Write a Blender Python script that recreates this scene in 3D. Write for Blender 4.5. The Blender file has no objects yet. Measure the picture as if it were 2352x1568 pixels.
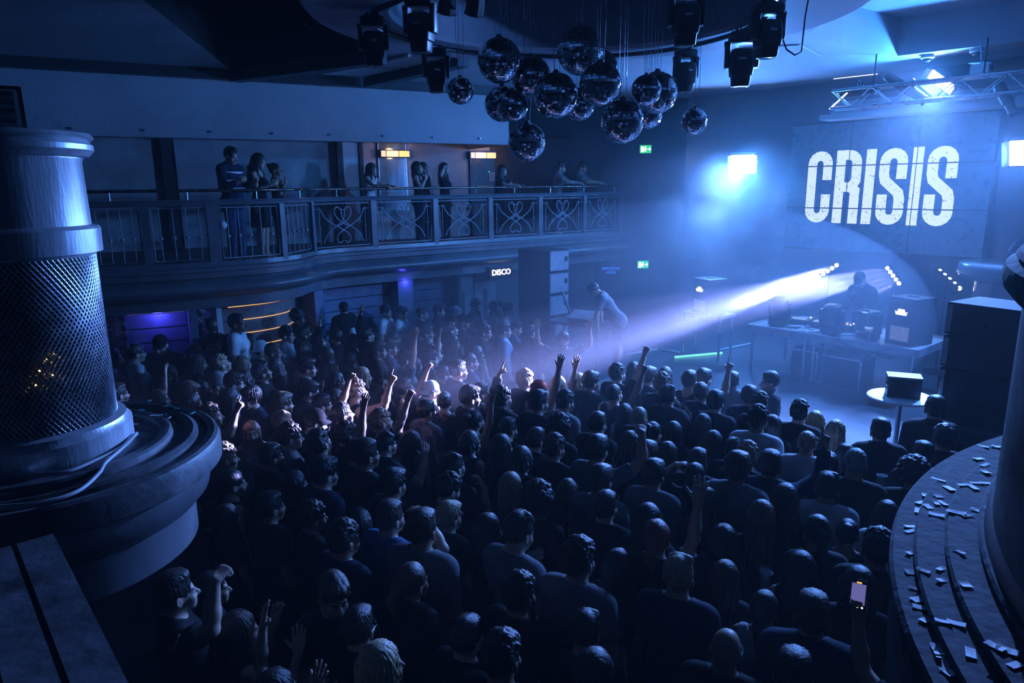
import bpy, bmesh, math, random
import numpy as np
from mathutils import Vector, Matrix, Quaternion
from mathutils.geometry import tessellate_polygon
random.seed(7)
SC = bpy.context.scene
COL = SC.collection

# ---------------------------------------------------------------- camera
cam = bpy.data.cameras.new('camera'); cam.sensor_width = 36.0; cam.lens = 1600.0/2352.0*36.0
cam.clip_start = 0.05; cam.clip_end = 100
camo = bpy.data.objects.new('camera', cam); COL.objects.link(camo)
camo.location = (0, 0, 4.0)
camo.matrix_world = Matrix.Translation((0, 0, 4.0)) @ Matrix.Rotation(math.radians(90-12.5), 4, 'X') @ Matrix.Rotation(math.radians(-0.6), 4, 'Z')
SC.camera = camo

# ---------------------------------------------------------------- world, view
w = bpy.data.worlds.new('world'); SC.world = w; w.use_nodes = True
w.node_tree.nodes['Background'].inputs[0].default_value = (0.010, 0.030, 0.085, 1)
w.node_tree.nodes['Background'].inputs[1].default_value = 0.0
SC.view_settings.view_transform = 'Standard'; SC.view_settings.look = 'None'
SC.view_settings.gamma = 1.0; SC.view_settings.use_curve_mapping = False
SC.view_settings.exposure = 0.0
cy = SC.cycles
cy.use_denoising = True
cy.max_bounces = 4; cy.diffuse_bounces = 2; cy.glossy_bounces = 2; cy.transmission_bounces = 3
cy.volume_bounces = 0; cy.transparent_max_bounces = 6
cy.sample_clamp_indirect = 4.0; cy.caustics_reflective = False; cy.caustics_refractive = False
cy.use_adaptive_sampling = True; cy.adaptive_threshold = 0.06; cy.adaptive_min_samples = 10; cy.time_limit = 1100; cy.use_light_tree = False

# ---------------------------------------------------------------- light helper; every lamp's light is made where the lamp is built
def lamp(name, kind, loc, energy, color, target=None, size=0.3, angle=60, blend=0.5, parent=None):
    l = bpy.data.lights.new(name, kind); l.energy = energy; l.color = color
    if kind == 'SPOT':
        l.spot_size = math.radians(angle); l.spot_blend = blend; l.shadow_soft_size = size
    elif kind == 'AREA':
        l.shape = 'DISK'; l.size = size
    else:
        l.shadow_soft_size = size
    o = bpy.data.objects.new(name, l); COL.objects.link(o); o.location = loc
    if target is not None:
        d = Vector(target) - Vector(loc); o.rotation_euler = d.to_track_quat('-Z', 'Y').to_euler()
    return o
BLUE = (0.015, 0.20, 1.0); ICE = (0.025, 0.27, 1.0); VIO = (0.34, 0.37, 1.0)
# ---------------------------------------------------------------- helpers
def V(*a): return Vector(a)
class MB:
    def __init__(s): s.v = []; s.f = []
    def quad(s, a, b, c, d):
        n = len(s.v); s.v += [tuple(a), tuple(b), tuple(c), tuple(d)]; s.f.append((n, n+1, n+2, n+3)); return s
    def poly(s, pts):
        n = len(s.v); s.v += [tuple(p) for p in pts]; s.f.append(tuple(range(n, n+len(pts)))); return s
    def box(s, c, d, rz=0, M=None):
        hx, hy, hz = d[0]/2, d[1]/2, d[2]/2
        P = [(-hx,-hy,-hz),(hx,-hy,-hz),(hx,hy,-hz),(-hx,hy,-hz),(-hx,-hy,hz),(hx,-hy,hz),(hx,hy,hz),(-hx,hy,hz)]
        T = Matrix.Translation(c) @ (M if M is not None else Matrix.Rotation(rz, 4, 'Z'))
        n = len(s.v); s.v += [tuple(T @ Vector(p)) for p in P]
        s.f += [tuple(n+i for i in q) for q in ((0,3,2,1),(4,5,6,7),(0,1,5,4),(1,2,6,5),(2,3,7,6),(3,0,4,7))]; return s
    def prism(s, pts, z0, z1):
        n = len(s.v); m = len(pts)
        s.v += [(p[0], p[1], z0) for p in pts] + [(p[0], p[1], z1) for p in pts]
        s.f += [tuple(n+i for i in range(m-1, -1, -1)), tuple(n+m+i for i in range(m))]
        s.f += [(n+i, n+(i+1) % m, n+m+(i+1) % m, n+m+i) for i in range(m)]; return s
    def slab(s, a, b, w, h, up=(0, 0, 1)):          # square bar from a to b
        a = Vector(a); b = Vector(b); d = (b-a).normalized(); u = Vector(up)
        if abs(d.dot(u)) > 0.97: u = Vector((0, 1, 0))
        x = d.cross(u).normalized()*w/2; y = x.cross(d).normalized()*h/2
        n = len(s.v)
        for p in (a, b): s.v += [tuple(p-x-y), tuple(p+x-y), tuple(p+x+y), tuple(p-x+y)]
        s.f += [tuple(n+i for i in q) for q in ((3,2,1,0),(4,5,6,7),(0,1,5,4),(1,2,6,5),(2,3,7,6),(3,0,4,7))]; return s
    def tube(s, pts, r, n=8, cap=True, closed=False):
        P = [Vector(p) for p in pts]; m = len(P); R = r if hasattr(r, '__len__') else [r]*m
        base = len(s.v); pu = None
        for i, p in enumerate(P):
            if closed: d = P[(i+1) % m]-P[i-1]
            else: d = P[min(i+1, m-1)]-P[max(i-1, 0)]
            d.normalize()
            if pu is None:
                u = Vector((0, 0, 1)) if abs(d.z) < 0.9 else Vector((1, 0, 0))
                u = (u - d*u.dot(d)).normalized()
            else:
                u = pu - d*pu.dot(d); u = u.normalized() if u.length > 1e-6 else pu
            pu = u; v = d.cross(u)
            for k in range(n):
                a = 2*math.pi*k/n; s.v.append(tuple(p+(u*math.cos(a)+v*math.sin(a))*R[i]))
        for i in range(m if closed else m-1):
            j = (i+1) % m
            for k in range(n):
                s.f.append((base+i*n+k, base+i*n+(k+1) % n, base+j*n+(k+1) % n, base+j*n+k))
        if cap and not closed:
            s.f.append(tuple(base+k for k in range(n-1, -1, -1))); s.f.append(tuple(base+(m-1)*n+k for k in range(n)))
        return s
    def cyl(s, a, b, r, n=16, r2=None): return s.tube([a, b], [r, r if r2 is None else r2], n)
    def lathe(s, prof, n=32, c=(0, 0, 0), a0=0.0, a1=2*math.pi, M=None):
        full = abs(a1-a0-2*math.pi) < 1e-6; m = n if full else n+1; base = len(s.v)
        for (r, z) in prof:
            for k in range(m):
                a = a0+(a1-a0)*k/n; p = Vector((r*math.cos(a), r*math.sin(a), z))
                if M is not None: p = M @ p
                s.v.append((p[0]+c[0], p[1]+c[1], p[2]+c[2]))
        for i in range(len(prof)-1):
            for k in range(n):
                k2 = (k+1) % m
                s.f.append((base+i*m+k, base+i*m+k2, base+(i+1)*m+k2, base+(i+1)*m+k))
        return s
    def sphere(s, c, r, n=16, sc=(1, 1, 1)):
        prof = [(r*math.sin(math.pi*i/(n//2)), -r*math.cos(math.pi*i/(n//2))) for i in range(n//2+1)]
        b = len(s.v); s.lathe(prof, n)
        for i in range(b, len(s.v)):
            v = s.v[i]; s.v[i] = (v[0]*sc[0]+c[0], v[1]*sc[1]+c[1], v[2]*sc[2]+c[2])
        return s
    def sweep(s, path, prof, closed=False):         # path: list of (x,y,nx,ny); prof: list of (out,z)
        m = len(prof); b = len(s.v)
        for (x, y, nx, ny) in path:
            for (o, z) in prof: s.v.append((x+nx*o, y+ny*o, z))
        for i in range(len(path)-1):
            for k in range(m-1):
                s.f.append((b+i*m+k, b+(i+1)*m+k, b+(i+1)*m+k+1, b+i*m+k+1))
        return s
    def mesh(s, name='mesh'):
        me = bpy.data.meshes.new(name); me.from_pydata(s.v, [], s.f); me.update(); return me
    def build(s, name, mat, parent=None, smooth=False, bevel=0, loc=None, rot=None, angle=None):
        me = s.mesh(name)
        if bevel:
            bm = bmesh.new(); bm.from_mesh(me); bmesh.ops.remove_doubles(bm, verts=bm.verts, dist=1e-5)
            bmesh.ops.bevel(bm, geom=[e for e in bm.edges if len(e.link_faces) == 2 and e.calc_face_angle(0) > 0.6], offset=bevel, segments=2, affect='EDGES', profile=0.7)
            bm.to_mesh(me); bm.free()
        return mk(name, me, mat, parent, smooth, loc, rot, angle)
def mk(name, me, mat, parent=None, smooth=False, loc=None, rot=None, angle=None):
    if mat is not None and not me.materials: me.materials.append(mat)
    if smooth:
        me.polygons.foreach_set('use_smooth', [True]*len(me.polygons))
        if angle:
            try: me.set_sharp_from_angle(angle=math.radians(angle))
            except Exception: pass
    o = bpy.data.objects.new(name, me); COL.objects.link(o)
    if loc is not None: o.location = loc
    if rot is not None: o.rotation_euler = rot
    if parent is not None: o.parent = parent
    return o
def tag(o, label, cat, group=None, kind=None):
    if label: o['label'] = label
    if cat: o['category'] = cat
    if group: o['group'] = group
    if kind: o['kind'] = kind
    return o
def struct(o): o['kind'] = 'structure'; return o
def thing(name, label, cat, loc=(0, 0, 0), rz=0, group=None):
    o = bpy.data.objects.new(name, None); COL.objects.link(o); o.empty_display_size = 0.05
    o.location = loc; o.rotation_euler = (0, 0, rz); return tag(o, label, cat, group)
def dup(root, loc=None, rz=None, label=None, group=None, scale=None, parent=None):
    r = root.copy(); COL.objects.link(r)
    if loc is not None: r.location = loc
    if rz is not None: r.rotation_euler = (0, 0, rz)
    if scale is not None: r.scale = scale
    if label: r['label'] = label
    if group: r['group'] = group
    if parent is not None: r.parent = parent
    for ch in list(root.children):
        c = ch.copy(); COL.objects.link(c); c.parent = r
        for g in ch.children:
            d = g.copy(); COL.objects.link(d); d.parent = c
    return r
def text_mesh(txt, size, extrude=0.004, bold=0.0, sx=1.0):
    cu = bpy.data.curves.new('letters', 'FONT'); cu.body = txt; cu.size = size; cu.extrude = extrude; cu.offset = bold
    cu.align_x = 'CENTER'; cu.align_y = 'CENTER'; cu.resolution_u = 3
    o = bpy.data.objects.new('letters', cu); COL.objects.link(o)
    dg = bpy.context.evaluated_depsgraph_get(); me = bpy.data.meshes.new_from_object(o.evaluated_get(dg))
    bpy.data.objects.remove(o); bpy.data.curves.remove(cu)
    me.transform(Matrix.Diagonal((sx, 1, 1, 1))); return me
# ---------------------------------------------------------------- materials (all node based)
MATS = {}
def mat(name, col=(0.5, 0.5, 0.5), rough=0.6, metal=0.0, var=0.25, scale=6.0, bump=0.0, bscale=None, emit=None, estr=0.0, stretch=(1, 1, 1), objcol=False, spec=0.5, coat=0.0, rvar=0.15):
    if name in MATS: return MATS[name]
    m = bpy.data.materials.new(name); m.use_nodes = True; nt = m.node_tree; N = nt.nodes; L = nt.links
    b = N['Principled BSDF']; b.inputs['Roughness'].default_value = rough; b.inputs['Metallic'].default_value = metal
    b.inputs['Specular IOR Level'].default_value = spec
    if coat: b.inputs['Coat Weight'].default_value = coat
    tc = N.new('ShaderNodeTexCoord'); mp = N.new('ShaderNodeMapping'); mp.inputs['Scale'].default_value = stretch
    L.new(tc.outputs['Object'], mp.inputs[0])
    nz = N.new('ShaderNodeTexNoise'); nz.inputs['Scale'].default_value = scale; nz.inputs['Detail'].default_value = 4
    L.new(mp.outputs[0], nz.inputs['Vector'])
    rp = N.new('ShaderNodeMapRange'); rp.inputs[1].default_value = 0.3; rp.inputs[2].default_value = 0.7
    rp.inputs[3].default_value = 1-var; rp.inputs[4].default_value = 1+var
    L.new(nz.outputs['Fac'], rp.inputs[0])
    mx = N.new('ShaderNodeVectorMath'); mx.operation = 'SCALE'
    if objcol:
        oi = N.new('ShaderNodeObjectInfo'); L.new(oi.outputs['Color'], mx.inputs[0])
    else: mx.inputs[0].default_value = col[:3]
    L.new(rp.outputs[0], mx.inputs['Scale']); L.new(mx.outputs[0], b.inputs['Base Color'])
    rr = N.new('ShaderNodeMapRange'); rr.inputs[3].default_value = max(0.02, rough-rvar); rr.inputs[4].default_value = min(1, rough+rvar)
    L.new(nz.outputs['Fac'], rr.inputs[0]); L.new(rr.outputs[0], b.inputs['Roughness'])
    if bump:
        n2 = N.new('ShaderNodeTexNoise'); n2.inputs['Scale'].default_value = bscale or scale*4; n2.inputs['Detail'].default_value = 3
        L.new(mp.outputs[0], n2.inputs['Vector'])
        bp = N.new('ShaderNodeBump'); bp.inputs['Strength'].default_value = 1.0; bp.inputs['Distance'].default_value = bump
        L.new(n2.outputs['Fac'], bp.inputs['Height']); L.new(bp.outputs[0], b.inputs['Normal'])
    if emit:
        m.cycles.emission_sampling = 'NONE'
        b.inputs['Emission Color'].default_value = (*emit, 1); b.inputs['Emission Strength'].default_value = estr
    MATS[name] = m; return m
M_floor = mat('dance_floor', (0.06, 0.06, 0.065), 0.35, scale=2.0, bump=0.001)
M_stage = mat('stage_floor', (0.10, 0.10, 0.11), 0.32, scale=1.5, bump=0.001)
M_wall = mat('painted_wall', (0.46, 0.46, 0.48), 0.75, var=0.10, scale=1.2, bump=0.004, bscale=40)
M_wallpale = mat('pale_plaster', (0.48, 0.46, 0.46), 0.7, var=0.16, scale=2.2, bump=0.004, bscale=25)
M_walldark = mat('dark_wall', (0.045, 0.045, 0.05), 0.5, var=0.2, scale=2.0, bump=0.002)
M_gloss = mat('gloss_wall', (0.20, 0.20, 0.22), 0.22, var=0.12, scale=0.8, spec=0.6)
M_ceil = mat('ceiling_paint', (0.42, 0.42, 0.45), 0.8, var=0.10, scale=1.5, bump=0.003, bscale=30)
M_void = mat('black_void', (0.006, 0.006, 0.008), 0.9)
M_trim = mat('balcony_paint', (0.13, 0.13, 0.145), 0.35, var=0.2, scale=4, bump=0.0015, bscale=18)
M_iron = mat('wrought_iron', (0.34, 0.34, 0.37), 0.45, var=0.25, scale=20)
M_brass = mat('handrail', (0.16, 0.13, 0.11), 0.28, metal=0.9, scale=10)
M_black = mat('black_plastic', (0.010, 0.010, 0.012), 0.4, var=0.2, scale=15)
M_carpet = mat('black_carpet', (0.012, 0.012, 0.014), 0.92, var=0.3, scale=60, bump=0.001, spec=0.15)
M_blackm = mat('black_metal', (0.016, 0.016, 0.018), 0.35, metal=0.3, var=0.3, scale=15)
M_steel = mat('steel_tube', (0.45, 0.46, 0.48), 0.3, metal=0.9, var=0.15, scale=12)
M_alu = mat('aluminium', (0.62, 0.63, 0.66), 0.3, metal=0.85, var=0.1, scale=9)
M_grey = mat('grey_paint', (0.22, 0.22, 0.24), 0.45, var=0.2, scale=8)
M_colbody = mat('column_silver', (0.62, 0.62, 0.66), 0.36, metal=0.35, var=0.18, scale=5, stretch=(3, 3, .5), bump=0.0012, bscale=30)
M_ledge = mat('worn_ledge', (0.10, 0.10, 0.11), 0.5, var=0.5, scale=7, bump=0.003, bscale=22)
M_ledge2 = mat('worn_pale_ledge', (0.10, 0.10, 0.11), 0.9, var=0.55, scale=9, bump=0.004, bscale=20, spec=0.15)
M_mirror = mat('mirror_tile', (0.80, 0.82, 0.86), 0.07, metal=1.0, var=0.05, rvar=0.04)
M_mcore = mat('ball_core', (0.02, 0.02, 0.025), 0.5)
M_mirpan = mat('wall_mirror', (0.55, 0.72, 0.78), 0.12, metal=0.8, var=0.25, scale=5, stretch=(1, 1, .2))
M_lens = mat('lamp_glass', (0.05, 0.05, 0.06), 0.1)
M_white = mat('white_paint', (0.75, 0.75, 0.76), 0.5, var=0.08)
M_paper = mat('paper_confetti', (0.85, 0.85, 0.86), 0.7, var=0.3, scale=30)
M_dirt = mat('dark_confetti', (0.05, 0.045, 0.05), 0.7)
M_wood = mat('table_wood', (0.30, 0.26, 0.22), 0.5, var=0.3, scale=10, stretch=(1, 6, 1))
M_boardb = mat('blue_panel', (0.16, 0.17, 0.26), 0.5, var=0.15, scale=6)
M_board = mat('wood_panel', (0.22, 0.17, 0.16), 0.5, var=0.2, scale=6)
M_brick = mat('brick', (0.16, 0.09, 0.075), 0.85, var=0.4, scale=14, bump=0.006, bscale=30)
M_mortar = mat('mortar', (0.09, 0.08, 0.08), 0.9, bump=0.004)
M_cable = mat('pale_cable', (0.45, 0.46, 0.5), 0.5)
M_amber = mat('amber_glass', (0.5, 0.25, 0.08), 0.3, emit=(1.0, 0.50, 0.16), estr=1.6, var=0.2, scale=4)
M_amberw = mat('pale_amber_glass', (0.5, 0.35, 0.25), 0.3, emit=(1.0, 0.66, 0.46), estr=1.1)
M_skin = None
def emat(name, col, s): return mat(name, (0.02, 0.02, 0.02), 0.4, emit=col, estr=s)
E_flood = emat('flood_lens', (0.75, 0.88, 1.0), 60)
E_lamp = emat('beam_lens', (0.9, 0.92, 1.0), 22)
E_letter = emat('screen_letter', (0.70, 0.84, 1.0), 0.95)
E_screen = mat('screen_glass', (0.02, 0.03, 0.05), 0.3, emit=(0.03, 0.13, 0.42), estr=0.25)
E_green = emat('exit_green', (0.05, 0.85, 0.30), 0.8)
E_exitw = emat('exit_white', (0.85, 1.0, 0.92), 1.6)
E_disco = emat('sign_white', (1.0, 0.97, 0.94), 1.8)
E_blue = emat('sign_blue', (0.05, 0.16, 0.9), 0.8)
E_warm = emat('warm_strip', (1.0, 0.55, 0.22), 1.0)
E_tube = emat('green_tube', (0.2, 0.85, 0.62), 1.2)
E_logo = emat('logo_white', (1.0, 0.93, 0.85), 2.2)
E_orange = emat('logo_orange', (1.0, 0.42, 0.08), 1.6)
E_dot = emat('indicator', (0.7, 0.85, 1.0), 5)
E_dotw = emat('warm_indicator', (1.0, 0.65, 0.25), 3)
E_phone = emat('phone_picture', (0.36, 0.34, 0.95), 0.35)
E_violet = emat('violet_glow', (0.25, 0.22, 1.0), 1.3)
# ================================================================ SETTING
def catmull(CP, n=8):
    P = [Vector((p[0], p[1], 0)) for p in CP]; P = [2*P[0]-P[1]]+P+[2*P[-1]-P[-2]]; out = []
    for i in range(1, len(P)-2):
        for k in range(n):
            t = k/n; a, b, c, d = P[i-1:i+3]
            out.append(0.5*((2*b)+(c-a)*t+(2*a-5*b+4*c-d)*t*t+(3*b-a-3*c+d)*t**3))
    out.append(P[-2]); return out
def with_normals(Q):
    out = []
    for i, q in enumerate(Q):
        d = (Q[min(i+1, len(Q)-1)]-Q[max(i-1, 0)]).normalized(); out.append((q.x, q.y, d.y, -d.x))
    return out
BP = catmull([(-10.2,8.5),(-8.6,9.0),(-7.2,9.5),(-5.9,10.0),(-5.0,10.38),(-4.3,10.82),(-3.8,11.25),(-3.52,11.78),(-3.47,12.3),(-3.2,12.83),(-2.6,13.33),(-1.4,14.24),(-.2,15.14),(0.65,15.78),(1.6,16.5),(2.85,17.45)])
BN = with_normals(BP); BS = [0.0]
for i in range(1, len(BP)): BS.append(BS[-1]+(BP[i]-BP[i-1]).length)
def at_s(s, o=0.0):                       # point on the balcony front line at arc length s, o outwards
    s = max(0, min(BS[-1]-1e-6, s)); i = 0
    while BS[i+1] < s: i += 1
    t = (s-BS[i])/(BS[i+1]-BS[i]); a, b = BN[i], BN[i+1]
    n = Vector((a[2]*(1-t)+b[2]*t, a[3]*(1-t)+b[3]*t, 0)).normalized(); p = BP[i]*(1-t)+BP[i+1]*t
    return p+n*o, n
def strip(s0, s1, o, step=0.12):
    n = max(2, int((s1-s0)/step)+1); return [at_s(s0+(s1-s0)*i/(n-1), o) for i in range(n)]
# floor
fl = MB().quad((-11, -2, 0), (11, -2, 0), (11, 19, 0), (-11, 19, 0)).build('floor', M_floor); struct(fl)
# stage deck
SF = [(0.0,13.0),(1.0,11.6),(2.2,9.9),(3.6,8.75),(4.25,7.75),(4.45,7.1),(5.3,5.9),(6.5,4.6),(10.5,4.6),(10.5,17.5),(4.27,17.4),(1.0,16.0)]
st = MB().prism(SF, 0.0, 0.75).build('stage_platform', M_stage); struct(st)
ed = MB()
for i in range(7): ed.slab((*SF[i], 0.745), (*SF[i+1], 0.745), 0.05, 0.04)
struct(ed.build('trim_1', M_alu, None))
# balcony: moulded front, floor slab, beam and wall beneath
prof = [(-0.40,2.86),(0.10,2.86),(0.12,2.845),(0.12,2.80),(0.08,2.785),(0.08,2.70),(0.05,2.685),(0.02,2.67)]
prof += [(0.02+0.14*math.sin(math.pi*t/10), 2.66-0.26*t/10) for t in range(11)]
prof += [(-0.02,2.39),(-0.10,2.385),(-0.10,2.21),(-0.12,2.20),(-0.45,2.20)]
b = MB().sweep(BN, prof).build('balcony_front', M_trim, smooth=True, angle=35); struct(b)
WB0, WB1 = Vector((-10.6, 12.2, 0)), Vector((3.0, 19.4, 0))       # back wall of the balcony
poly = [Vector((x, y, 2.84)) for (x, y, _, _) in BN] + [Vector((WB1.x, WB1.y, 2.84)), Vector((WB0.x, WB0.y, 2.84))]
m = MB(); m.v = [tuple(p) for p in poly]; m.f = [tuple(t) for t in tessellate_polygon([poly])]
struct(m.build('balcony_floor', M_walldark))
wl = MB().sweep(BN, [(-0.45, 2.21), (-0.45, 0.0)]).build('wall_left', M_walldark, smooth=True); struct(wl)
for sb in (4.5, 5.8, 6.45, 7.25, 8.6):
    q = strip(sb-0.20, sb+0.20, 0.0, 0.1); struct(MB().sweep([(p.x, p.y, n.x, n.y) for p, n in q], [(-0.45, 0.0), (-0.45, 0.30), (0.14, 0.30), (0.14, 0.0)]).build('wall_bench', M_walldark))
# raised upper wall (fascia) above the balcony
FA, FB = Vector((-10.2, 10.0, 0)), Vector((-0.02, 15.42, 0)); fd = (FB-FA).normalized(); fn = Vector((fd.y, -fd.x, 0))
m = MB()
a, bb = FA, FB
m.quad((a.x, a.y, 4.88), (bb.x, bb.y, 4.88), (bb.x, bb.y, 6.06), (a.x, a.y, 6.06))
bk = fn*-0.25
m.quad((a.x, a.y, 4.88), (a.x+bk.x, a.y+bk.y, 4.88), (bb.x+bk.x, bb.y+bk.y, 4.88), (bb.x, bb.y, 4.88))
e2 = bb - fn*2.6
m.quad((bb.x, bb.y, 4.88), (e2.x, e2.y, 4.88), (e2.x, e2.y, 6.2), (bb.x, bb.y, 6.06))
struct(m.build('wall_upper', M_wall))
m = MB()
for i in range(9):
    p = FA.lerp(FB, 0.22+0.09*i)+fn*0.01
    m.cyl((p.x, p.y, 4.99), (p.x+fn.x*0.03, p.y+fn.y*0.03, 4.99), 0.018, 8)
m.build('wall_fixing_hook', M_steel, bpy.data.objects['wall_upper'])
# back wall of balcony, with pilasters
m = MB().quad((WB0.x, WB0.y, 2.84), (WB1.x, WB1.y, 2.84), (WB1.x, WB1.y, 5.2), (WB0.x, WB0.y, 5.2))
bw = m.build('wall_back_left', M_wallpale); struct(bw)
wd = (WB1-WB0).normalized(); wn = Vector((wd.y, -wd.x, 0)); wang = math.atan2(wd.y, wd.x)
def wallp(u, o=0.0): p = WB0+wd*u+wn*o; return p
for u, w_, d_, mm in ((2.6,0.18,0.12,M_walldark),(4.33,0.20,0.14,M_walldark),(4.85,0.75,0.05,M_wall),(7.72,0.12,0.20,M_walldark),(7.97,0.34,0.12,M_white),(8.2,0.08,0.16,M_walldark),(12.0,0.95,0.06,M_walldark)):
    p = wallp(u, d_/2); MB().box((p.x, p.y, 4.0), (w_, d_, 2.3), wang).build('pilaster', mm, bw)
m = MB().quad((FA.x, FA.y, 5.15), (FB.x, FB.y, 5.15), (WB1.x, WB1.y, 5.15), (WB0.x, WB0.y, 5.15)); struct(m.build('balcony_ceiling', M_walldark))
# end wall with the exits and glossy stage wall
we = MB().quad((-0.5, 17.55, 0), (4.27, 17.5, 0), (4.27, 17.5, 6.2), (-0.5, 17.55, 6.2)).build('wall_end', M_walldark); struct(we)
sd = Vector((0.65, -0.76, 0)).normalized(); sn = Vector((-sd.y, sd.x, 0))*-1           # along the stage wall / towards the crowd
C0 = Vector((4.27, 17.5, 0)); C1 = C0+sd*13.0
ws = MB().quad((C0.x, C0.y, 0), (C1.x, C1.y, 0), (C1.x, C1.y, 6.2), (C0.x, C0.y, 6.2)).build('wall_stage', M_gloss); struct(ws)
# wall behind the viewer's left and right keep the room closed
struct(MB().quad((-11, -2, 0), (-11, 12.2, 0), (-11, 12.2, 6.2), (-11, -2, 6.2)).build('wall_far_left', M_walldark))
struct(MB().quad((11, -2, 0), (11, 10, 0), (11, 10, 6.2), (11, -2, 6.2)).build('wall_right', M_walldark))
# ceiling with round lighting well, dark void and stage coffer
ZC = 6.02
ring_c = (0.74, 7.55); RI, RO = 1.9, 2.75
outer = [(-11, -2), (11, -2), (11, 19.5), (-11, 19.5)]
hole_r = [(ring_c[0]+RO*math.cos(-a*2*math.pi/48), ring_c[1]+RO*math.sin(-a*2*math.pi/48)) for a in range(48)]
hole_v = [(-4.80, 12.70), (-2.05, 11.15), (-1.75, 9.2), (-2.2, 7.6), (-1.9, 6.0), (-3.4, 5.2)]
hole_s = [(4.15, 10.6), (6.33, 12.07), (9.3, 9.4), (8.0, 6.4), (3.85, 7.9)]
loops = [[Vector((x, y, 0)) for x, y in lp] for lp in (outer, hole_r, hole_v, hole_s)]
flat = [p for lp in loops for p in lp]
m = MB(); m.v = [(p.x, p.y, ZC) for p in flat]; m.f = [tuple(t) for t in tessellate_polygon(loops)]
ce = m.build('ceiling', M_ceil); struct(ce)
def well(name, pts, z0, z1, mm, top):
    m = MB()
    for i in range(len(pts)):
        a, b_ = pts[i], pts[(i+1) % len(pts)]; m.quad((*a, z0), (*b_, z0), (*b_, z1), (*a, z1))
    o = m.build(name, mm, ce)
    MB().poly([(*p, z1) for p in pts]).build(name+'_top', top, ce); return o
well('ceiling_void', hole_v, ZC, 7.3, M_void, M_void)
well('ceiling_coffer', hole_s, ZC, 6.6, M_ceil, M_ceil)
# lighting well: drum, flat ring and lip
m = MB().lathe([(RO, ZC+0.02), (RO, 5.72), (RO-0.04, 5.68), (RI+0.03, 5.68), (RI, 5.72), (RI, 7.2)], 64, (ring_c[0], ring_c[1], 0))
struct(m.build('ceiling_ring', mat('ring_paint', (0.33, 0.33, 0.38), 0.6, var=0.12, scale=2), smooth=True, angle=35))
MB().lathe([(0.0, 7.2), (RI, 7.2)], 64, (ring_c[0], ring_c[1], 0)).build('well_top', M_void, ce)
# ceiling beams beside the ring, pale panels between them, hatch and air grille
def cbeam(a, b_, w_=0.22, h=0.2, mm=M_walldark): return MB().slab((*a, ZC-h/2), (*b_, ZC-h/2), w_, h).build('ceiling_beam', mm, ce)
cbeam((-4.75, 12.75), (-1.9, 11.1)); cbeam((-2.6, 13.6), (-0.7, 11.4))
tdir = fd
for k in range(1):
    a = FA+fn*0.09; b_ = FB+fn*0.09
    MB().slab((a.x, a.y, 5.94), (b_.x, b_.y, 5.94), 0.16, 0.17).build('ceiling_beam', M_walldark, ce)
for q in (((-3.3, 13.0), (-2.45, 12.3), (-1.85, 12.55), (-2.6, 13.3)), ((-2.3, 12.2), (-1.55, 11.4), (-1.05, 11.7), (-1.72, 12.45))):
    MB().prism(q, ZC-0.05, ZC-0.01).build('ceiling_panel', M_white, ce)
MB().prism([(3.5, 11.2), (4.3, 11.0), (5.0, 11.9), (4.1, 12.2)], ZC-0.02, ZC-0.005).build('ceiling_hatch', M_ceil, ce)
g = MB()
for i in range(9):
    t = i/8; g.slab((2.6+0.6*t, 10.0+0.35*t, ZC-0.03), (2.75+0.6*t, 10.55+0.35*t, ZC-0.03), 0.03, 0.03)
g.build('air_grille', M_alu, ce)
# ---------------- panels and trim on the wall under the balcony
def board(s0, s1, z0, z1, o, mm, name='panel'):
    pts = strip(s0, s1, 0.0); m = MB(); path = [(p.x, p.y, n.x, n.y) for p, n in pts]
    m.sweep(path, [(o-0.06, z1), (o, z1), (o, z1), (o, z0), (o, z0), (o-0.06, z0)])
    return m.build(name, mm, wl)
OW = -0.40
for i in range(8): board(4.72, 5.62, 0.36+i*0.225, 0.36+i*0.225+0.205, OW, M_boardb)
for i in range(8): board(6.2, 8.1, 0.36+i*0.225, 0.36+i*0.225+0.205, OW, M_board)
for i in range(8): board(8.55, 10.0, 0.36+i*0.225, 0.36+i*0.225+0.205, OW, M_boardb)
for i in range(8): board(10.45, 11.35, 0.36+i*0.225, 0.36+i*0.225+0.205, OW, M_boardb)
for i in range(4, 9):
    pts = strip(6.3, 8.05, OW+0.004); MB().tube([(p.x, p.y, 0.36+i*0.225-0.010) for p, n in pts], 0.007, 6).build('light_strip', E_warm, wl)
pts = strip(4.76, 5.6, OW+0.02); MB().tube([(p.x, p.y, 2.17) for p, n in pts], 0.012, 6).build('light_strip', E_violet, wl)
q_, n_ = at_s(5.2, -0.25); lamp('violet_niche_light', 'POINT', (q_.x, q_.y, 2.15), 9, (0.08, 0.08, 1.0), size=0.08)
q_, n_ = at_s(10.22, -0.04); lamp('violet_pillar_light', 'POINT', (q_.x, q_.y, 2.17), 3, (0.06, 0.06, 1.0), size=0.05)
def pillar(s, w_, mm, o=-0.25):
    p, n = at_s(s, o); MB().box((p.x, p.y, 1.1), (w_, 0.3, 2.2), math.atan2(n.y, n.x)+math.pi/2).build('pillar', mm, wl)
pillar(5.7, 0.12, M_boardb); pillar(8.35, 0.25, M_boardb); pillar(10.22, 0.34, M_boardb); pillar(11.5, 0.08, M_walldark); pillar(6.1, 0.08, M_white, -0.3)
p, n = at_s(5.9, -0.36); MB().box((p.x, p.y, 1.25), (0.34, 0.02, 1.85), math.atan2(n.y, n.x)+math.pi/2).build('mirror_panel', M_mirror, wl)
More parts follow.
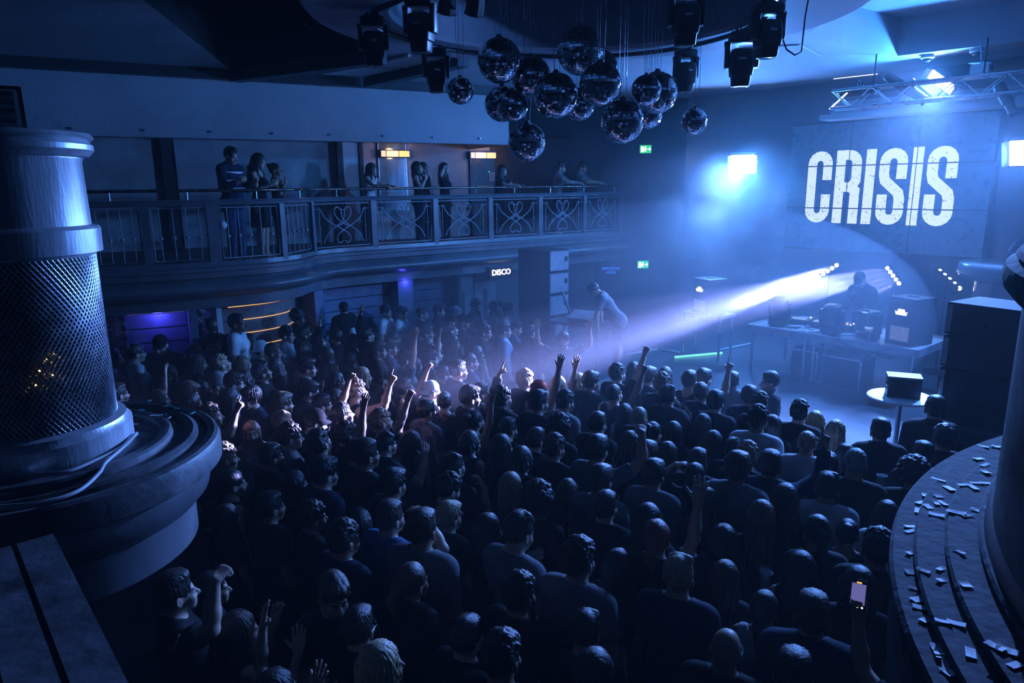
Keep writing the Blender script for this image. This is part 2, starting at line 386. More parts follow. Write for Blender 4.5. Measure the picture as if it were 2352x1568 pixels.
# double doors under the sign, with vision panels and push plates
dr = thing('door_1', None, None, (0, 0, 0)); dr['kind'] = 'structure'
for k, s in enumerate((11.75, 12.35)):
    p, n = at_s(s, -0.42); ang = math.atan2(n.y, n.x)+math.pi/2
    MB().box((p.x, p.y, 1.05), (0.57, 0.05, 2.1), ang).build('door_leaf', M_trim, dr)
    p2 = p+n*0.03; MB().box((p2.x, p2.y, 1.45), (0.10, 0.02, 0.7), ang).build('vision_panel', M_lens, dr)
    p3, _ = at_s(12.05+(-0.05 if k == 0 else 0.05), -0.37); MB().sphere((p3.x, p3.y, 1.75), 0.025, 8).build('door_plate', M_alu, dr)
# brick stretch at the far left of the wall
bk0, bk1 = 3.3, 4.68
bm_ = MB().box((0, 0, 0), (0.205, 0.08, 0.062)); bme = bm_.mesh('brick'); bme.materials.append(M_brick)
r = random.Random(4)
for row in range(28):
    z = 0.08+row*0.075; s = bk0+(0.11 if row % 2 else 0.0)
    while s < bk1:
        p, n = at_s(s, OW-0.01+r.uniform(-0.006, 0.006))
        o = bpy.data.objects.new('brick', bme); COL.objects.link(o); o.location = (p.x, p.y, z); o.rotation_euler = (0, 0, math.atan2(n.y, n.x)+math.pi/2); o.parent = wl
        s += 0.22
pts = [(at_s(s_, 0)[0], at_s(s_, 0)[1]) for s_ in (3.2, 3.7, 4.2, 4.75)]
MB().sweep([(p.x, p.y, n.x, n.y) for p, n in pts], [(OW-0.02, 2.2), (OW-0.02, 0.0)]).build('mortar_bed', M_mortar, wl)
# ================================================================ BALCONY RAILING
rail = thing('balcony_railing', 'dark iron balcony railing with scrollwork panels and brass handrail', 'railing', (-3.2, 12.83, 2.86))
RO_ = Vector((-3.2, 12.83, 2.86))
def rb(m, name, mm, smooth=False, parent=rail, **k):
    m.v = [(v[0]-RO_.x, v[1]-RO_.y, v[2]-RO_.z) for v in m.v]; return m.build(name, mm, parent, smooth, **k)
pts = strip(0.3, 16.3, -0.06, 0.1)
rb(MB().tube([(p.x, p.y, 3.995) for p, n in pts], 0.024, 10), 'handrail', M_brass, True)
rb(MB().sweep([(p.x, p.y, n.x, n.y) for p, n in pts], [(-0.06, 3.80), (-0.05, 3.86), (0.05, 3.86), (0.06, 3.84), (0.045, 3.82), (0.055, 3.79), (0.03, 3.77), (-0.04, 3.77), (-0.06, 3.80)]), 'top_rail', M_trim)
rb(MB().sweep([(p.x, p.y, n.x, n.y) for p, n in pts], [(-0.05, 2.86), (-0.05, 2.93), (0.04, 2.93), (0.05, 2.86)]), 'curb', M_trim)
posts = [1.2, 2.0, 2.8, 3.6, 4.4, 5.2, 6.12, 7.25, 8.25, 9.57, 10.93, 12.28, 13.65, 15.0, 16.2]
wide = {6.12: 0.17, 7.25: 0.10, 8.25: 0.07}
for s in posts:
    p, n = at_s(s, -0.06); rb(MB().box((p.x, p.y, 3.33), (wide.get(s, 0.11), 0.09, 0.92), math.atan2(n.y, n.x)+math.pi/2), 'post', M_trim)
s = 0.7
while s < 16.2:
    p, n = at_s(s, -0.06); rb(MB().cyl((p.x, p.y, 3.85), (p.x, p.y, 3.985), 0.014, 8), 'rail_support', M_steel); s += 1.02
def curve2d(pts, n=7):
    return [(q.x, q.y) for q in catmull(pts, n)]
scrollA = curve2d([(0.10,0.92),(0.17,0.72),(0.30,0.55),(0.45,0.42),(0.58,0.29),(0.625,0.15),(0.58,0.05),(0.51,0.10)])
scrollB = curve2d([(0.87,0.05),(0.79,0.28),(0.66,0.45),(0.52,0.60),(0.475,0.75),(0.465,0.90),(0.41,0.975),(0.35,0.90),(0.365,0.75),(0.46,0.60),(0.60,0.46)])
def fr(pa, pb, z0, z1):
    def f(u, v): q = pa.lerp(pb, u); return (q.x, q.y, z0+(z1-z0)*v)
    return f
for i in range(len(posts)-1):
    s0, s1 = posts[i]+0.08, posts[i+1]-0.08
    if posts[i] == 6.12: s0 += 0.04
    pa, _ = at_s(s0, -0.06); pb, _ = at_s(s1, -0.06); f = fr(pa, pb, 2.97, 3.74); w_ = (pb-pa).length
    rb(MB().tube([f(0, 0), f(1, 0), f(1, 1), f(0, 1)], 0.012, 6, closed=True), 'panel_frame', M_iron)
    if posts[i] >= 8.2:
        g = fr(pa, pb, 3.0, 3.70)
        for sc_ in (scrollA, scrollB):
            rb(MB().tube([g(u, v) for u, v in sc_], 0.0125, 6), 'scroll', M_iron, True)
            rb(MB().tube([g(1-u, v) for u, v in sc_], 0.0125, 6), 'scroll', M_iron, True)
        for u in (0.08, 0.92):
            rb(MB().tube([g(u, 0.02), g(u, 0.44), g(u, 0.47), g(u, 0.50), g(u, 0.98)], [0.007, 0.007, 0.024, 0.007, 0.007], 8), 'scroll_bar', M_iron)
            rb(MB().tube([g(u-0.08 if u < .5 else u+0.08, 0.92), g(u+0.05 if u < .5 else u-0.05, 0.92)], 0.006, 6), 'scroll_tie', M_iron)
        rb(MB().tube([g(0.42, 0.90), g(0.58, 0.90)], 0.006, 6), 'scroll_tie', M_iron)
    else:
        nb = 5 if posts[i] >= 6 else 4
        for k in range(nb):
            u = (k+0.6)/(nb+0.2); rb(MB().tube([f(u, 0), f(u, 0.40), f(u, 0.425), f(u, 0.45), f(u, 0.475), f(u, 1)], [0.008, 0.008, 0.03, 0.03, 0.008, 0.008], 8), 'baluster', M_iron)
# sconces, mirror panel and signs on the balcony wall
def sconce(u, z, label):
    p = wallp(u, 0.06); t = thing('wall_sconce', label, 'wall lamp', (p.x, p.y, z), wang)
    MB().box((0, 0.0, 0.0), (0.70, 0.10, 0.17)).build('frame', M_blackm, t)
    MB().box((-0.27, -0.055, 0), (0.10, 0.02, 0.13)).build('glass_pane', M_amberw, t)
    MB().box((-0.06, -0.055, 0), (0.28, 0.02, 0.13)).build('glass_pane', M_amberw, t)
    MB().box((0.22, -0.055, 0), (0.24, 0.02, 0.13)).build('glass_pane', M_amber, t)
    q = wallp(u, 0.35); lamp('sconce_light', 'POINT', (q.x, q.y, z+0.02), 4, (1.0, 0.55, 0.22), size=0.12)
sconce(8.99, 4.76, 'amber glass wall lamp over the tall pale mirror')
sconce(11.2, 4.75, 'amber glass wall lamp over the dark doorway on the balcony')
p = wallp(8.95, 0.02); t = thing('wall_mirror', 'tall pale blue mirror on the balcony wall under an amber lamp', 'mirror', (p.x, p.y, 4.25), wang)
MB().box((0, 0, 0), (0.62, 0.03, 1.5)).build('mirror_glass', M_mirpan, t)
for x in (-0.325, 0.325): MB().box((x, 0, 0), (0.03, 0.05, 1.5)).build('mirror_edge', M_alu, t)
p = wallp(11.35, 0.03); t = thing('door_2', None, None, (p.x, p.y, 3.85), wang); t['kind'] = 'structure'
MB().box((0, 0, 0), (0.95, 0.05, 2.0)).build('door_leaf', M_black, t); MB().box((0.1, -0.03, 0.4), (0.16, 0.02, 0.22)).build('vision_panel', M_grey, t)
MB().sphere((0.02, -0.05, 0.52), 0.012, 8).build('indicator', emat('green_led', (0.1, 1, .3), 3), t)
p = wallp(14.3, 0.03); MB().box((p.x, p.y, 4.35), (0.5, 0.05, 0.8), wang).build('wall_board', M_wall, bw)
def exit_sign(loc, rz, label, arrow=1):
    t = thing('exit_sign', label, 'exit sign', loc, rz)
    MB().box((0, 0, 0), (0.29, 0.05, 0.20)).build('housing', M_grey, t); MB().box((0, -0.03, 0), (0.275, 0.012, 0.185)).build('green_face', E_green, t)
    MB().box((-0.075, -0.042, -0.005), (0.075, 0.006, 0.13)).build('door_symbol', E_exitw, t)
    m = MB(); m.sphere((0.0, -0.042, 0.05), 0.017, 8).slab((0.0, -0.042, 0.03), (-0.015, -0.042, -0.02), 0.03, 0.006, (0, 1, 0)); m.slab((-0.015, -0.042, -0.02), (0.02, -0.042, -0.06), 0.016, 0.006, (0, 1, 0)).slab((-0.015, -0.042, -0.02), (-0.045, -0.042, -0.055), 0.016, 0.006, (0, 1, 0)); m.slab((0.0, -0.042, 0.02), (0.03, -0.042, 0.0), 0.013, 0.006, (0, 1, 0))
    m.build('running_figure', E_exitw, t)
    m = MB().slab((0.045, -0.042, 0), (0.10, -0.042, 0), 0.028, 0.006, (0, 1, 0)); m.poly([(0.09, -0.046, 0.05), (0.09, -0.046, -0.05), (0.13, -0.046, 0)]); m.build('arrow', E_exitw, t)
exit_sign((3.28, 17.48, 4.86), 0, 'small lit green exit sign high on the end wall')
exit_sign((3.30, 17.48, 2.07), 0.05, 'lit green exit sign low beside the stage corner')
for (x, z, tx, lb) in ((1.95, 1.96, 'AREA', 'dim blue lettered sign under the balcony beside the speaker stack'), (2.5, 1.93, 'SMOKING\nAREA', 'dim blue smoking area sign beside the low exit sign')):
    t = thing('lettered_sign', lb, 'sign', (x, 17.42, z)); MB().box((0, 0.03, 0), (0.5, 0.03, 0.3)).build('board', M_black, t)
    o = mk('lettering', text_mesh(tx, 0.10, 0.002, 0.002), E_blue, t); o.rotation_euler = (math.pi/2, 0, 0); o.location = (0, 0.01, 0)
p, n = at_s(12.52, -0.02); t = thing('disco_sign', 'black sign box with lit white letters under the balcony beam', 'sign', (p.x, p.y, 2.19), math.atan2(n.y, n.x)+math.pi/2)
MB().box((0, 0.03, 0), (0.62, 0.08, 0.26)).build('sign_box', M_black, t, bevel=0.01)
o = mk('lettering', text_mesh('DISCO', 0.17, 0.006, 0.004), E_disco, t); o.rotation_euler = (math.pi/2, 0, 0); o.location = (0, -0.02, 0)
tag(mk('painted_sign_reflection', text_mesh('DISCO', 0.16, 0.003), M_white, loc=C0+sd*0.35+sn*0.02+Vector((0, 0, 2.3)), rot=(math.pi/2, 0, math.atan2(sd.y, sd.x)+math.pi)), 'sign reflection painted as reversed lettering on the glossy stage wall', 'lettering')  # reflection of the lit sign, painted on the wall as mirrored white letters

# ================================================================ LEFT PODIUM WITH MESH COLUMN
PC = (-2.05, 2.87)
pod = thing('podium', 'round tiered blue-black ledge the mesh column stands on', 'ledge', (*PC, 2.35))
def pl(prof, name, mm, n=64, a0=0, a1=2*math.pi): return MB().lathe([(r_, z-2.35) for r_, z in prof], n, a0=a0, a1=a1).build(name, mm, pod, True, angle=30)
pl([(0.0, 2.905), (0.46, 2.905)], 'top_disc', M_ledge)
pl([(0.46, 2.905), (0.46, 2.925), (0.47, 2.93), (0.50, 2.93), (0.51, 2.92), (0.515, 2.895)], 'step', M_ledge)
pl([(0.515, 2.895), (0.575, 2.895), (0.575, 2.912), (0.60, 2.918), (0.62, 2.905), (0.62, 2.885)], 'step', M_ledge)
pl([(0.62, 2.885), (0.66, 2.885), (0.66, 2.90), (0.69, 2.905), (0.705, 2.895), (0.715, 2.87), (0.715, 2.79), (0.70, 2.78), (0.645, 2.78)], 'rim', M_ledge)
pl([(0.645, 2.78), (0.66, 2.72), (0.645, 2.66), (0.60, 2.61), (0.575, 2.60)], 'drum', M_trim)
pl([(0.575, 2.60), (0.575, 2.43), (0.56, 2.42), (0.0, 2.40)], 'lower_drum', M_trim)
colm = thing('mesh_column', 'short silver column with diamond mesh sides and a moulded cap', 'column', (*PC, 2.93))
def cl(prof, name, mm, n=64, a0=0, a1=2*math.pi, **k): return MB().lathe([(r_, z-2.93) for r_, z in prof], n, a0=a0, a1=a1).build(name, mm, colm, True, angle=30, **k)
cl([(0.0, 2.905), (0.355, 2.905), (0.355, 3.005), (0.34, 3.02), (0.335, 3.035), (0.30, 3.045), (0.0, 3.045)], 'base_ring', M_colbody)
cl([(0.275, 3.04), (0.275, 3.75)], 'inner_liner', M_walldark)
cl([(0.30, 3.74), (0.305, 3.75), (0.33, 3.755), (0.332, 3.85), (0.325, 3.86), (0.30, 3.865), (0.295, 4.12), (0.30, 4.13), (0.30, 4.135)], 'shaft', M_colbody)
cl([(0.30, 4.135), (0.325, 4.14), (0.345, 4.165), (0.345, 4.185), (0.33, 4.20), (0.34, 4.205), (0.35, 4.215), (0.34, 4.23), (0.0, 4.235)], 'cap', M_colbody)
for k, a in enumerate((math.radians(-100), math.radians(75))):
    MB().slab((0.298*math.cos(a), 0.298*math.sin(a), 0.10), (0.298*math.cos(a), 0.298*math.sin(a), 0.82), 0.06, 0.02, (math.cos(a), math.sin(a), 0)).build('frame_strip', M_black, colm)
a0, a1 = math.radians(-100), math.radians(75); NS = 46
gm = MB()
for sg in (-1, 1):
    for i in range(-24, NS):
        pp = []
        for q in range(25):
            z = 0.11+0.70*q/24; a = a0+(a1-a0)*(i+0.5+ (q/24*24 if sg > 0 else (24-q)))/NS
            if a0 <= a <= a1: pp.append((0.298*math.cos(a), 0.298*math.sin(a), z))
        if len(pp) > 1: gm.tube(pp, 0.0042, 4, cap=False)
o = gm.build('mesh_screen', mat('mesh_metal', (0.42, 0.42, 0.47), 0.4, metal=0.6, scale=20), colm); o['kind'] = 'stuff'
cl([(0.297, 3.04), (0.297, 3.75)], 'door_panel', M_black, 24, math.radians(80), math.radians(258))
for k, (a, z) in enumerate(((-0.75, 0.42), (-0.66, 0.44), (-0.85, 0.38), (-0.7, 0.36), (-0.92, 0.33))):
    MB().sphere((0.283*math.cos(a), 0.283*math.sin(a), z), 0.006, 8).build('glow_bulb', E_dotw, colm)
# desk lamp / screen device standing on the cap
dv = thing('control_screen', 'tilted pale screen panel standing on the mesh column cap', 'screen', (-2.062, 2.80, 4.235), 0.62)
R_ = Matrix.Rotation(math.radians(-14), 4, 'X')
MB().box((0, 0, 0.085), (0.34, 0.03, 0.17), M=R_).build('casing', M_black, dv)
MB().box((0, -0.022, 0.085), (0.31, 0.012, 0.145), M=R_).build('panel_face', M_white, dv)
for z in (0.04, 0.075, 0.11, 0.14): MB().box((0.02, -0.034+(z-0.085)*0.25, z), (0.24, 0.008, 0.014), M=R_).build('panel_line', M_grey, dv)
MB().box((0, 0.05, 0.012), (0.3, 0.16, 0.024)).build('foot', M_black, dv)
for k, pts_ in enumerate(([(-1.993,2.533),(-1.85,2.521),(-1.741,2.535),(-1.697,2.634),(-1.665,2.8),(-1.70,2.95)], [(-2.1,2.22),(-1.8,2.263),(-1.668,2.295),(-1.60,2.404),(-1.64,2.646),(-1.655,2.775),(-1.69,2.97)])):
    q = catmull(pts_, 6); tag(MB().tube([(v.x, v.y, 2.937 if (v-Vector((*PC, 0))).length < .5 else 2.925) for v in q], 0.008, 6).build('cable', M_cable, smooth=True), ('thin pale cable curling round the mesh column foot' if k == 0 else 'longer pale cable trailing off the round ledge'), 'cable')
r = random.Random(11)
cols = [M_paper, M_dirt, M_mirror, M_white, mat('teal_foil', (0.1, .5, .5), .3, metal=.6), mat('red_foil', (.5, .12, .1), .3, metal=.6)]
for i in range(42):
    a = math.radians(r.uniform(38, 88)); rr = r.uniform(0.37, 0.64); z = 2.906 if rr < 0.46 else (2.897 if rr < .575 else 2.887)
    if 0.45 < rr < 0.52 or 0.57 < rr < .625: z = 2.932
    o = MB().box((0, 0, 0), (r.uniform(.02, .05), r.uniform(.008, .016), .003)).build('confetti', cols[i % 6], loc=(PC[0]+rr*math.cos(a), PC[1]+rr*math.sin(a), z+.004), rot=(r.uniform(-.15, .15), r.uniform(-.15, .15), r.uniform(0, 3.14)))
    tag(o, 'scrap of confetti scattered behind the mesh column on the round ledge', 'confetti', 'confetti on the round ledge')
# parapet running from the podium towards the viewer
pd = Vector((0.66, -0.75, 0)).normalized(); pa = Vector((-1.52, 2.11, 0)); pn_ = Vector((-pd.y, pd.x, 0))*-1
par = thing('parapet', 'dark worn parapet top with grooves running up to the round ledge', 'parapet', (-1.2, 1.7, 2.3))
def pslab(o0, o1, z0, z1, name, mm):
    a = pa+pn_*o0; b_ = pa+pn_*o1; e = pd*1.6
    MB().prism([(v.x+1.2, v.y-1.7) for v in (a, a+e, b_+e, b_)], z0-2.3, z1-2.3).build(name, mm, par)
pslab(0.0, 0.10, 2.30, 2.90, 'edge_board', M_ledge); pslab(0.115, 0.215, 2.30, 2.90, 'board', M_ledge); pslab(0.23, 0.9, 2.30, 2.90, 'board', M_ledge); pslab(0.10, 0.23, 2.3, 2.885, 'groove', M_walldark)

# ================================================================ RIGHT CURVED DRUM AND LEDGE
RC = (3.22, 0.82)
led = thing('curved_ledge', 'wide curved stepped ledge strewn with paper scraps', 'ledge', (*RC, 2.5))
A0, A1 = math.radians(95), math.radians(180)
def rl(prof, name, mm, root=led, z=2.5): return MB().lathe([(r_, zz-z) for r_, zz in prof], 72, a0=A0, a1=A1).build(name, mm, root, True, angle=30)
rl([(2.20, 2.50), (2.335, 2.60), (2.345, 2.83), (2.355, 2.86), (2.355, 2.895), (2.345, 2.905), (2.285, 2.905)], 'outer_step', M_ledge2)
rl([(2.285, 2.895), (2.292, 2.918), (2.285, 2.926), (2.205, 2.926)], 'step', M_ledge2)
rl([(2.205, 2.916), (2.212, 2.938), (2.205, 2.946), (2.12, 2.946)], 'step', M_ledge2)
rl([(2.12, 2.936), (2.127, 2.958), (2.12, 2.966), (1.9, 2.966), (1.9, 2.5)], 'inner_step', M_ledge2)
dru = thing('curved_drum', 'black curved drum wall rising from the stepped ledge', 'drum', (*RC, 3.02))
rl([(2.112, 2.966), (2.108, 2.99), (2.095, 3.01), (2.095, 3.66), (2.10, 3.67)], 'drum_wall', M_black, dru, 3.02)
rl([(2.10, 3.67), (2.125, 3.68), (2.15, 3.71), (2.158, 3.74), (2.15, 3.77), (2.12, 3.785), (2.13, 3.795), (2.12, 3.81), (1.93, 3.812), (1.93, 3.0)], 'cornice', M_ledge2, dru, 3.02)
pap = [(1.954,2.729),(2.004,2.724),(2.077,2.758),(1.848,2.596),(1.8,2.488),(1.756,2.421),(1.572,2.402),(1.473,2.324),(1.566,2.326),(1.603,2.31),(1.625,2.292),(1.66,2.324),(1.69,2.323),(1.417,2.265),(1.379,2.198),(1.406,2.184),(1.45,2.209),(1.471,2.209),(1.398,2.122),(1.295,2.085),(1.268,2.062),(1.524,2.107),(1.184,1.925),(1.043,1.694),(1.213,1.792),(1.181,1.734),(1.209,1.679),(1.057,1.645),(1.013,1.6),(1.072,1.548),(1.099,1.54),(0.987,1.455),(0.984,1.477),(0.973,1.417),(1.063,1.428),(1.115,1.424),(1.132,1.409),(1.115,1.359),(0.97,1.396),(1.55,2.074)]
drk = [(1.489,2.263),(1.299,1.852),(1.159,1.784),(1.073,1.741),(1.1,1.832),(1.434,2.107),(1.454,2.094),(1.47,2.075)]
def ledz(x, y):
    d = math.hypot(x-RC[0], y-RC[1]); return 2.906 if d > 2.292 else 2.927 if d > 2.212 else 2.947 if d > 2.127 else 2.967
for i, (x, y) in enumerate(pap+drk):
    dR = math.hypot(x-RC[0], y-RC[1])
    if dR > 2.30: x, y = RC[0]+(x-RC[0])*2.30/dR, RC[1]+(y-RC[1])*2.30/dR
    dk = i >= len(pap); sx, sy = r.uniform(.026, .050), r.uniform(.014, .027)
    m = MB(); bend = r.uniform(0, .003)
    for q in range(3):
        u0, u1 = -sx/2+sx*q/3, -sx/2+sx*(q+1)/3; z0, z1 = bend*(2*u0/sx)**2, bend*(2*u1/sx)**2
        m.quad((u0, -sy/2, z0), (u1, -sy/2, z1), (u1, sy/2, z1), (u0, sy/2, z0)); m.quad((u0, -sy/2, z0-.001), (u0, sy/2, z0-.001), (u1, sy/2, z1-.001), (u1, -sy/2, z1-.001))
    o = m.build('paper_scrap', M_dirt if dk else M_paper, loc=(x, y, ledz(x, y)+.0015), rot=(r.uniform(-.06, .06), r.uniform(-.06, .06), r.uniform(0, 3.14)))
    tag(o, 'dark crumpled scrap lying on the curved ledge' if dk else 'pale paper scrap lying on the curved ledge', 'paper scrap', 'dark scraps on the ledge' if dk else 'paper scraps on the ledge')

# ================================================================ MIRROR BALLS
def ball_mesh(rows=26, seed=1):
    r = random.Random(seed); v = []; f = []
    for i in range(rows):
        t0, t1 = math.pi*(i+0.06)/rows, math.pi*(i+0.94)/rows; tm = (t0+t1)/2
        n = max(3, int(2*rows*math.sin(tm)))
        for k in range(n):
            p0, p1 = 2*math.pi*(k+0.05)/n, 2*math.pi*(k+0.95)/n; pm = (p0+p1)/2
            c = Vector((math.sin(tm)*math.cos(pm), math.sin(tm)*math.sin(pm), math.cos(tm)))
            nn = (c+Vector((r.gauss(0, .018), r.gauss(0, .018), r.gauss(0, .018)))).normalized(); b = len(v)
            for (t, p) in ((t0, p0), (t1, p0), (t1, p1), (t0, p1)):
                q = Vector((math.sin(t)*math.cos(p), math.sin(t)*math.sin(p), math.cos(t))); q = q-nn*((q-c).dot(nn)); v.append(tuple(q*1.004))
            f.append((b, b+1, b+2, b+3))
    me = bpy.data.meshes.new('mirror_tiles'); me.from_pydata(v, [], f); me.materials.append(M_mirror); return me
tiles = [ball_mesh(26, 1), ball_mesh(20, 2)]
cm = MB().sphere((0, 0, 0), 0.992, 32).mesh('core'); cm.materials.append(M_mcore)
capm = MB().lathe([(0.0, 1.12), (0.10, 1.12), (0.10, 1.05), (0.16, 1.04), (0.16, 0.97)], 16).mesh('cap'); capm.materials.append(M_blackm)
balls = [(-0.112,8.40,5.40,.247,0,'large mirror ball leftmost of the big balls in the cluster'),(0.26,8.75,5.27,.235,0,'mirror ball half hidden behind the one with the lowest hook'),(0.78,8.10,5.44,.252,0,'largest mirror ball hanging highest in the cluster'),
 (0.49,7.75,4.94,.230,0,'mirror ball at the front middle of the cluster'),(1.06,8.75,5.35,.225,0,'mirror ball mostly hidden behind the highest ball'),(1.01,8.15,5.10,.232,0,'mirror ball below and beside the highest ball'),
 (-0.09,8.75,4.97,.205,0,'mirror ball half hidden behind a smaller ball above the lowest one'),(0.035,8.25,4.89,.172,1,'smaller mirror ball overlapping another above the lowest one'),(0.83,8.7,4.94,.178,1,'small mirror ball peeking out below the front middle ball'),
 (1.24,8.0,4.69,.232,0,'large mirror ball hanging low between the front ball and the pair'),(0.19,8.15,4.49,.210,0,'lowest mirror ball of the whole cluster'),(-0.56,8.40,5.08,.150,1,'small mirror ball hanging alone beside a moving head lamp'),
 (1.50,8.05,5.02,.163,1,'small mirror ball in front of a bigger one'),(1.76,8.75,5.08,.240,0,'big mirror ball behind a smaller one'),(1.71,9.0,4.86,.175,1,'mirror ball just showing beneath the overlapping pair'),(2.17,8.56,4.73,.152,1,'small mirror ball hanging alone nearest the stage')]
for ib, (x, y, z, rad, k, lb) in enumerate(balls):
    kk = {5: .92, 14: 1.05, 7: .92}.get(ib, 1.0); x, y, z, rad = x*kk, y*kk, 4+(z-4)*kk, rad*kk
    t = thing('mirror_ball', lb, 'mirror ball', (x, y, z), r.uniform(0, 6.28), 'mirror balls over the dance floor')
    o = mk('core', cm, None, t); o.scale = (rad,)*3
    o = mk('mirror_tiles', tiles[k], None, t); o.scale = (rad,)*3; o['kind'] = 'stuff'
    o = mk('cap', capm, None, t); o.scale = (rad,)*3
    h = 7.0-z
    for a in range(3):
        b_ = a*2.1; MB().tube([(rad*.15*math.cos(b_), rad*.15*math.sin(b_), rad*1.0), (0.05*math.cos(b_), 0.05*math.sin(b_), rad+0.25+0.1*a), (0.03*math.cos(b_), 0.03*math.sin(b_), h)], 0.0025, 4).build('wire', M_steel, t)
# ================================================================ MOVING HEAD LAMPS
def rounded(m, cx, cy, prof, n=24, e=4.0):          # superellipse loft along z: prof (halfx, halfy, z)
    b = len(m.v)
    for hx, hy, z in prof:
        for k in range(n):
            a = 2*math.pi*k/n; c, s_ = math.cos(a), math.sin(a)
            m.v.append((cx+hx*math.copysign(abs(c)**(2/e), c), cy+hy*math.copysign(abs(s_)**(2/e), s_), z))
    for i in range(len(prof)-1):
        for k in range(n): m.f.append((b+i*n+k, b+i*n+(k+1) % n, b+(i+1)*n+(k+1) % n, b+(i+1)*n+k))
    m.f.append(tuple(b+k for k in range(n-1, -1, -1))); m.f.append(tuple(b+(len(prof)-1)*n+k for k in range(n))); return m
M_fix = mat('fixture_black', (0.013, 0.013, 0.016), 0.38, var=0.2, scale=10)
def moving_head(label, upright=False, tilt=0.0):
    # unit height 1, hanging: origin at the clamp, head pointing down; upright fixtures are the same lamp turned over
    t = thing('moving_head_lamp', label, 'stage lamp')
    m = MB(); rounded(m, 0, 0, [(0.20, 0.15, -0.20), (0.24, 0.19, -0.17), (0.24, 0.19, -0.06), (0.20, 0.15, -0.02)], 20, 5)
    m.build('base', M_fix, t, True, angle=40)
    if not upright:
        MB().box((0, 0, -0.01), (0.30, 0.05, 0.02)).cyl((-0.1, 0, -0.02), (-0.1, 0, 0.05), 0.03, 8).cyl((0.1, 0, -0.02), (0.1, 0, 0.05), 0.03, 8).build('clamp', M_blackm, t)
    for s_ in (-1, 1):
        m = MB(); rounded(m, s_*0.245, 0, [(0.035, 0.10, -0.62), (0.045, 0.12, -0.58), (0.045, 0.11, -0.30), (0.06, 0.12, -0.18)], 16, 4); m.build('yoke_arm', M_fix, t, True, angle=40)
    m = MB(); rounded(m, 0, 0, [(0.13, 0.13, 0.22), (0.18, 0.18, 0.20), (0.205, 0.20, 0.12), (0.205, 0.205, -0.10), (0.19, 0.195, -0.22), (0.165, 0.165, -0.235), (0.155, 0.155, -0.38), (0.145, 0.145, -0.40)], 24, 5)
    M_ = Matrix.Translation((0, 0, -0.52)) @ Matrix.Rotation(tilt, 4, 'X')
    m.v = [tuple(M_ @ Vector(v)) for v in m.v]; h = m.build('head', M_fix, t, True, angle=40)
    m = MB().lathe([(0.0, -0.402), (0.11, -0.405), (0.13, -0.41), (0.135, -0.40)], 24); m.v = [tuple(M_ @ Vector(v)) for v in m.v]; m.build('lens', M_lens, h, True)
    m = MB().box((0.0, -0.207, 0.04), (0.13, 0.012, 0.04)); m.v = [tuple(M_ @ Vector(v)) for v in m.v]; m.build('handle', M_alu, h)
    m = MB().tube([(0.24, 0, -0.08), (0.33, 0, -0.14), (0.31, 0, -0.24), (0.25, 0, -0.22)], 0.008, 6); m.build('cable', M_black, t)
    return t
pipe_pts = [(-0.7, 6.35), (-1.02, 6.80), (-1.30, 7.2), (-1.38, 7.9), (-0.9, 8.85), (-0.3, 9.35), (0.7, 9.6), (1.5, 9.5), (2.13, 9.05), (2.55, 8.2), (2.55, 7.2), (2.2, 6.6), (1.4, 6.2)]
hang = [(-1.31,7.21,5.62,.50,0.2,'hanging moving head lamp over the dark ceiling void'),(-0.76,6.48,5.62,.51,-0.3,'hanging moving head lamp beside the two par cans'),(-0.87,8.79,5.62,.55,0.25,'hanging moving head lamp beside the lone mirror ball'),
        (1.48,6.26,5.62,.52,0.0,'largest hanging moving head lamp over the dance floor well'),(2.16,9.04,5.62,.54,0.4,'hazy moving head lamp hanging behind the paired mirror balls'),(2.53,8.06,5.62,.62,-0.2,'hanging moving head lamp on the ring pipe before the stage'),(2.38,6.86,5.62,.52,0.2,'hanging moving head lamp nearest the looped cable')]
mh0 = None
for (x, y, z, h, rz, lb) in hang:
    if mh0 is None: mh0 = moving_head(lb); o = mh0
    else: o = dup(mh0, label=lb)
    o.location = (x, y, z); o.rotation_euler = (0, 0, rz); o.scale = (h, h, h)
    o['group'] = 'moving head lamps under the ceiling ring'
pp = catmull(pipe_pts, 6); m = MB().tube([(v.x, v.y, 5.64) for v in pp], 0.028, 8)
t = thing('lighting_pipe', 'curved black lighting pipe under the ceiling ring', 'pipe', (0.74, 7.55, 5.64)); m.v = [(a-0.74, b_-7.55, c-5.64) for a, b_, c in m.v]; m.build('pipe', M_blackm, t, True)
for x, y in pipe_pts[1:-1:2]: MB().cyl((x-0.74, y-7.55, 0), (x-0.74, y-7.55, 0.1), 0.012, 6).build('hanger', M_blackm, t)
for k, (x, y, z) in enumerate(((-0.5, 6.28, 5.53), (-0.27, 6.25, 5.51))):
    t = thing('par_can', 'dark par can hanging by the ceiling ring, ' + ('nearer the moving head lamp' if k == 0 else 'nearer the mirror ball wires'), 'stage lamp', (x, y, z), 0.4, 'par cans under the ring')
    R2 = Matrix.Rotation(0.5, 4, 'X')
    m = MB().lathe([(0.0, 0.10), (0.06, 0.10), (0.075, 0.04), (0.085, -0.10), (0.09, -0.10), (0.088, -0.11)], 8, M=R2); m.build('can', M_fix, t)
    MB().lathe([(0.0, -0.08), (0.08, -0.08)], 16, M=R2).build('lens', M_lens, t); MB().tube([(-0.10, 0, 0), (-0.10, 0, 0.14), (0.10, 0, 0.14), (0.10, 0, 0)], 0.008, 6).build('bracket', M_blackm, t)
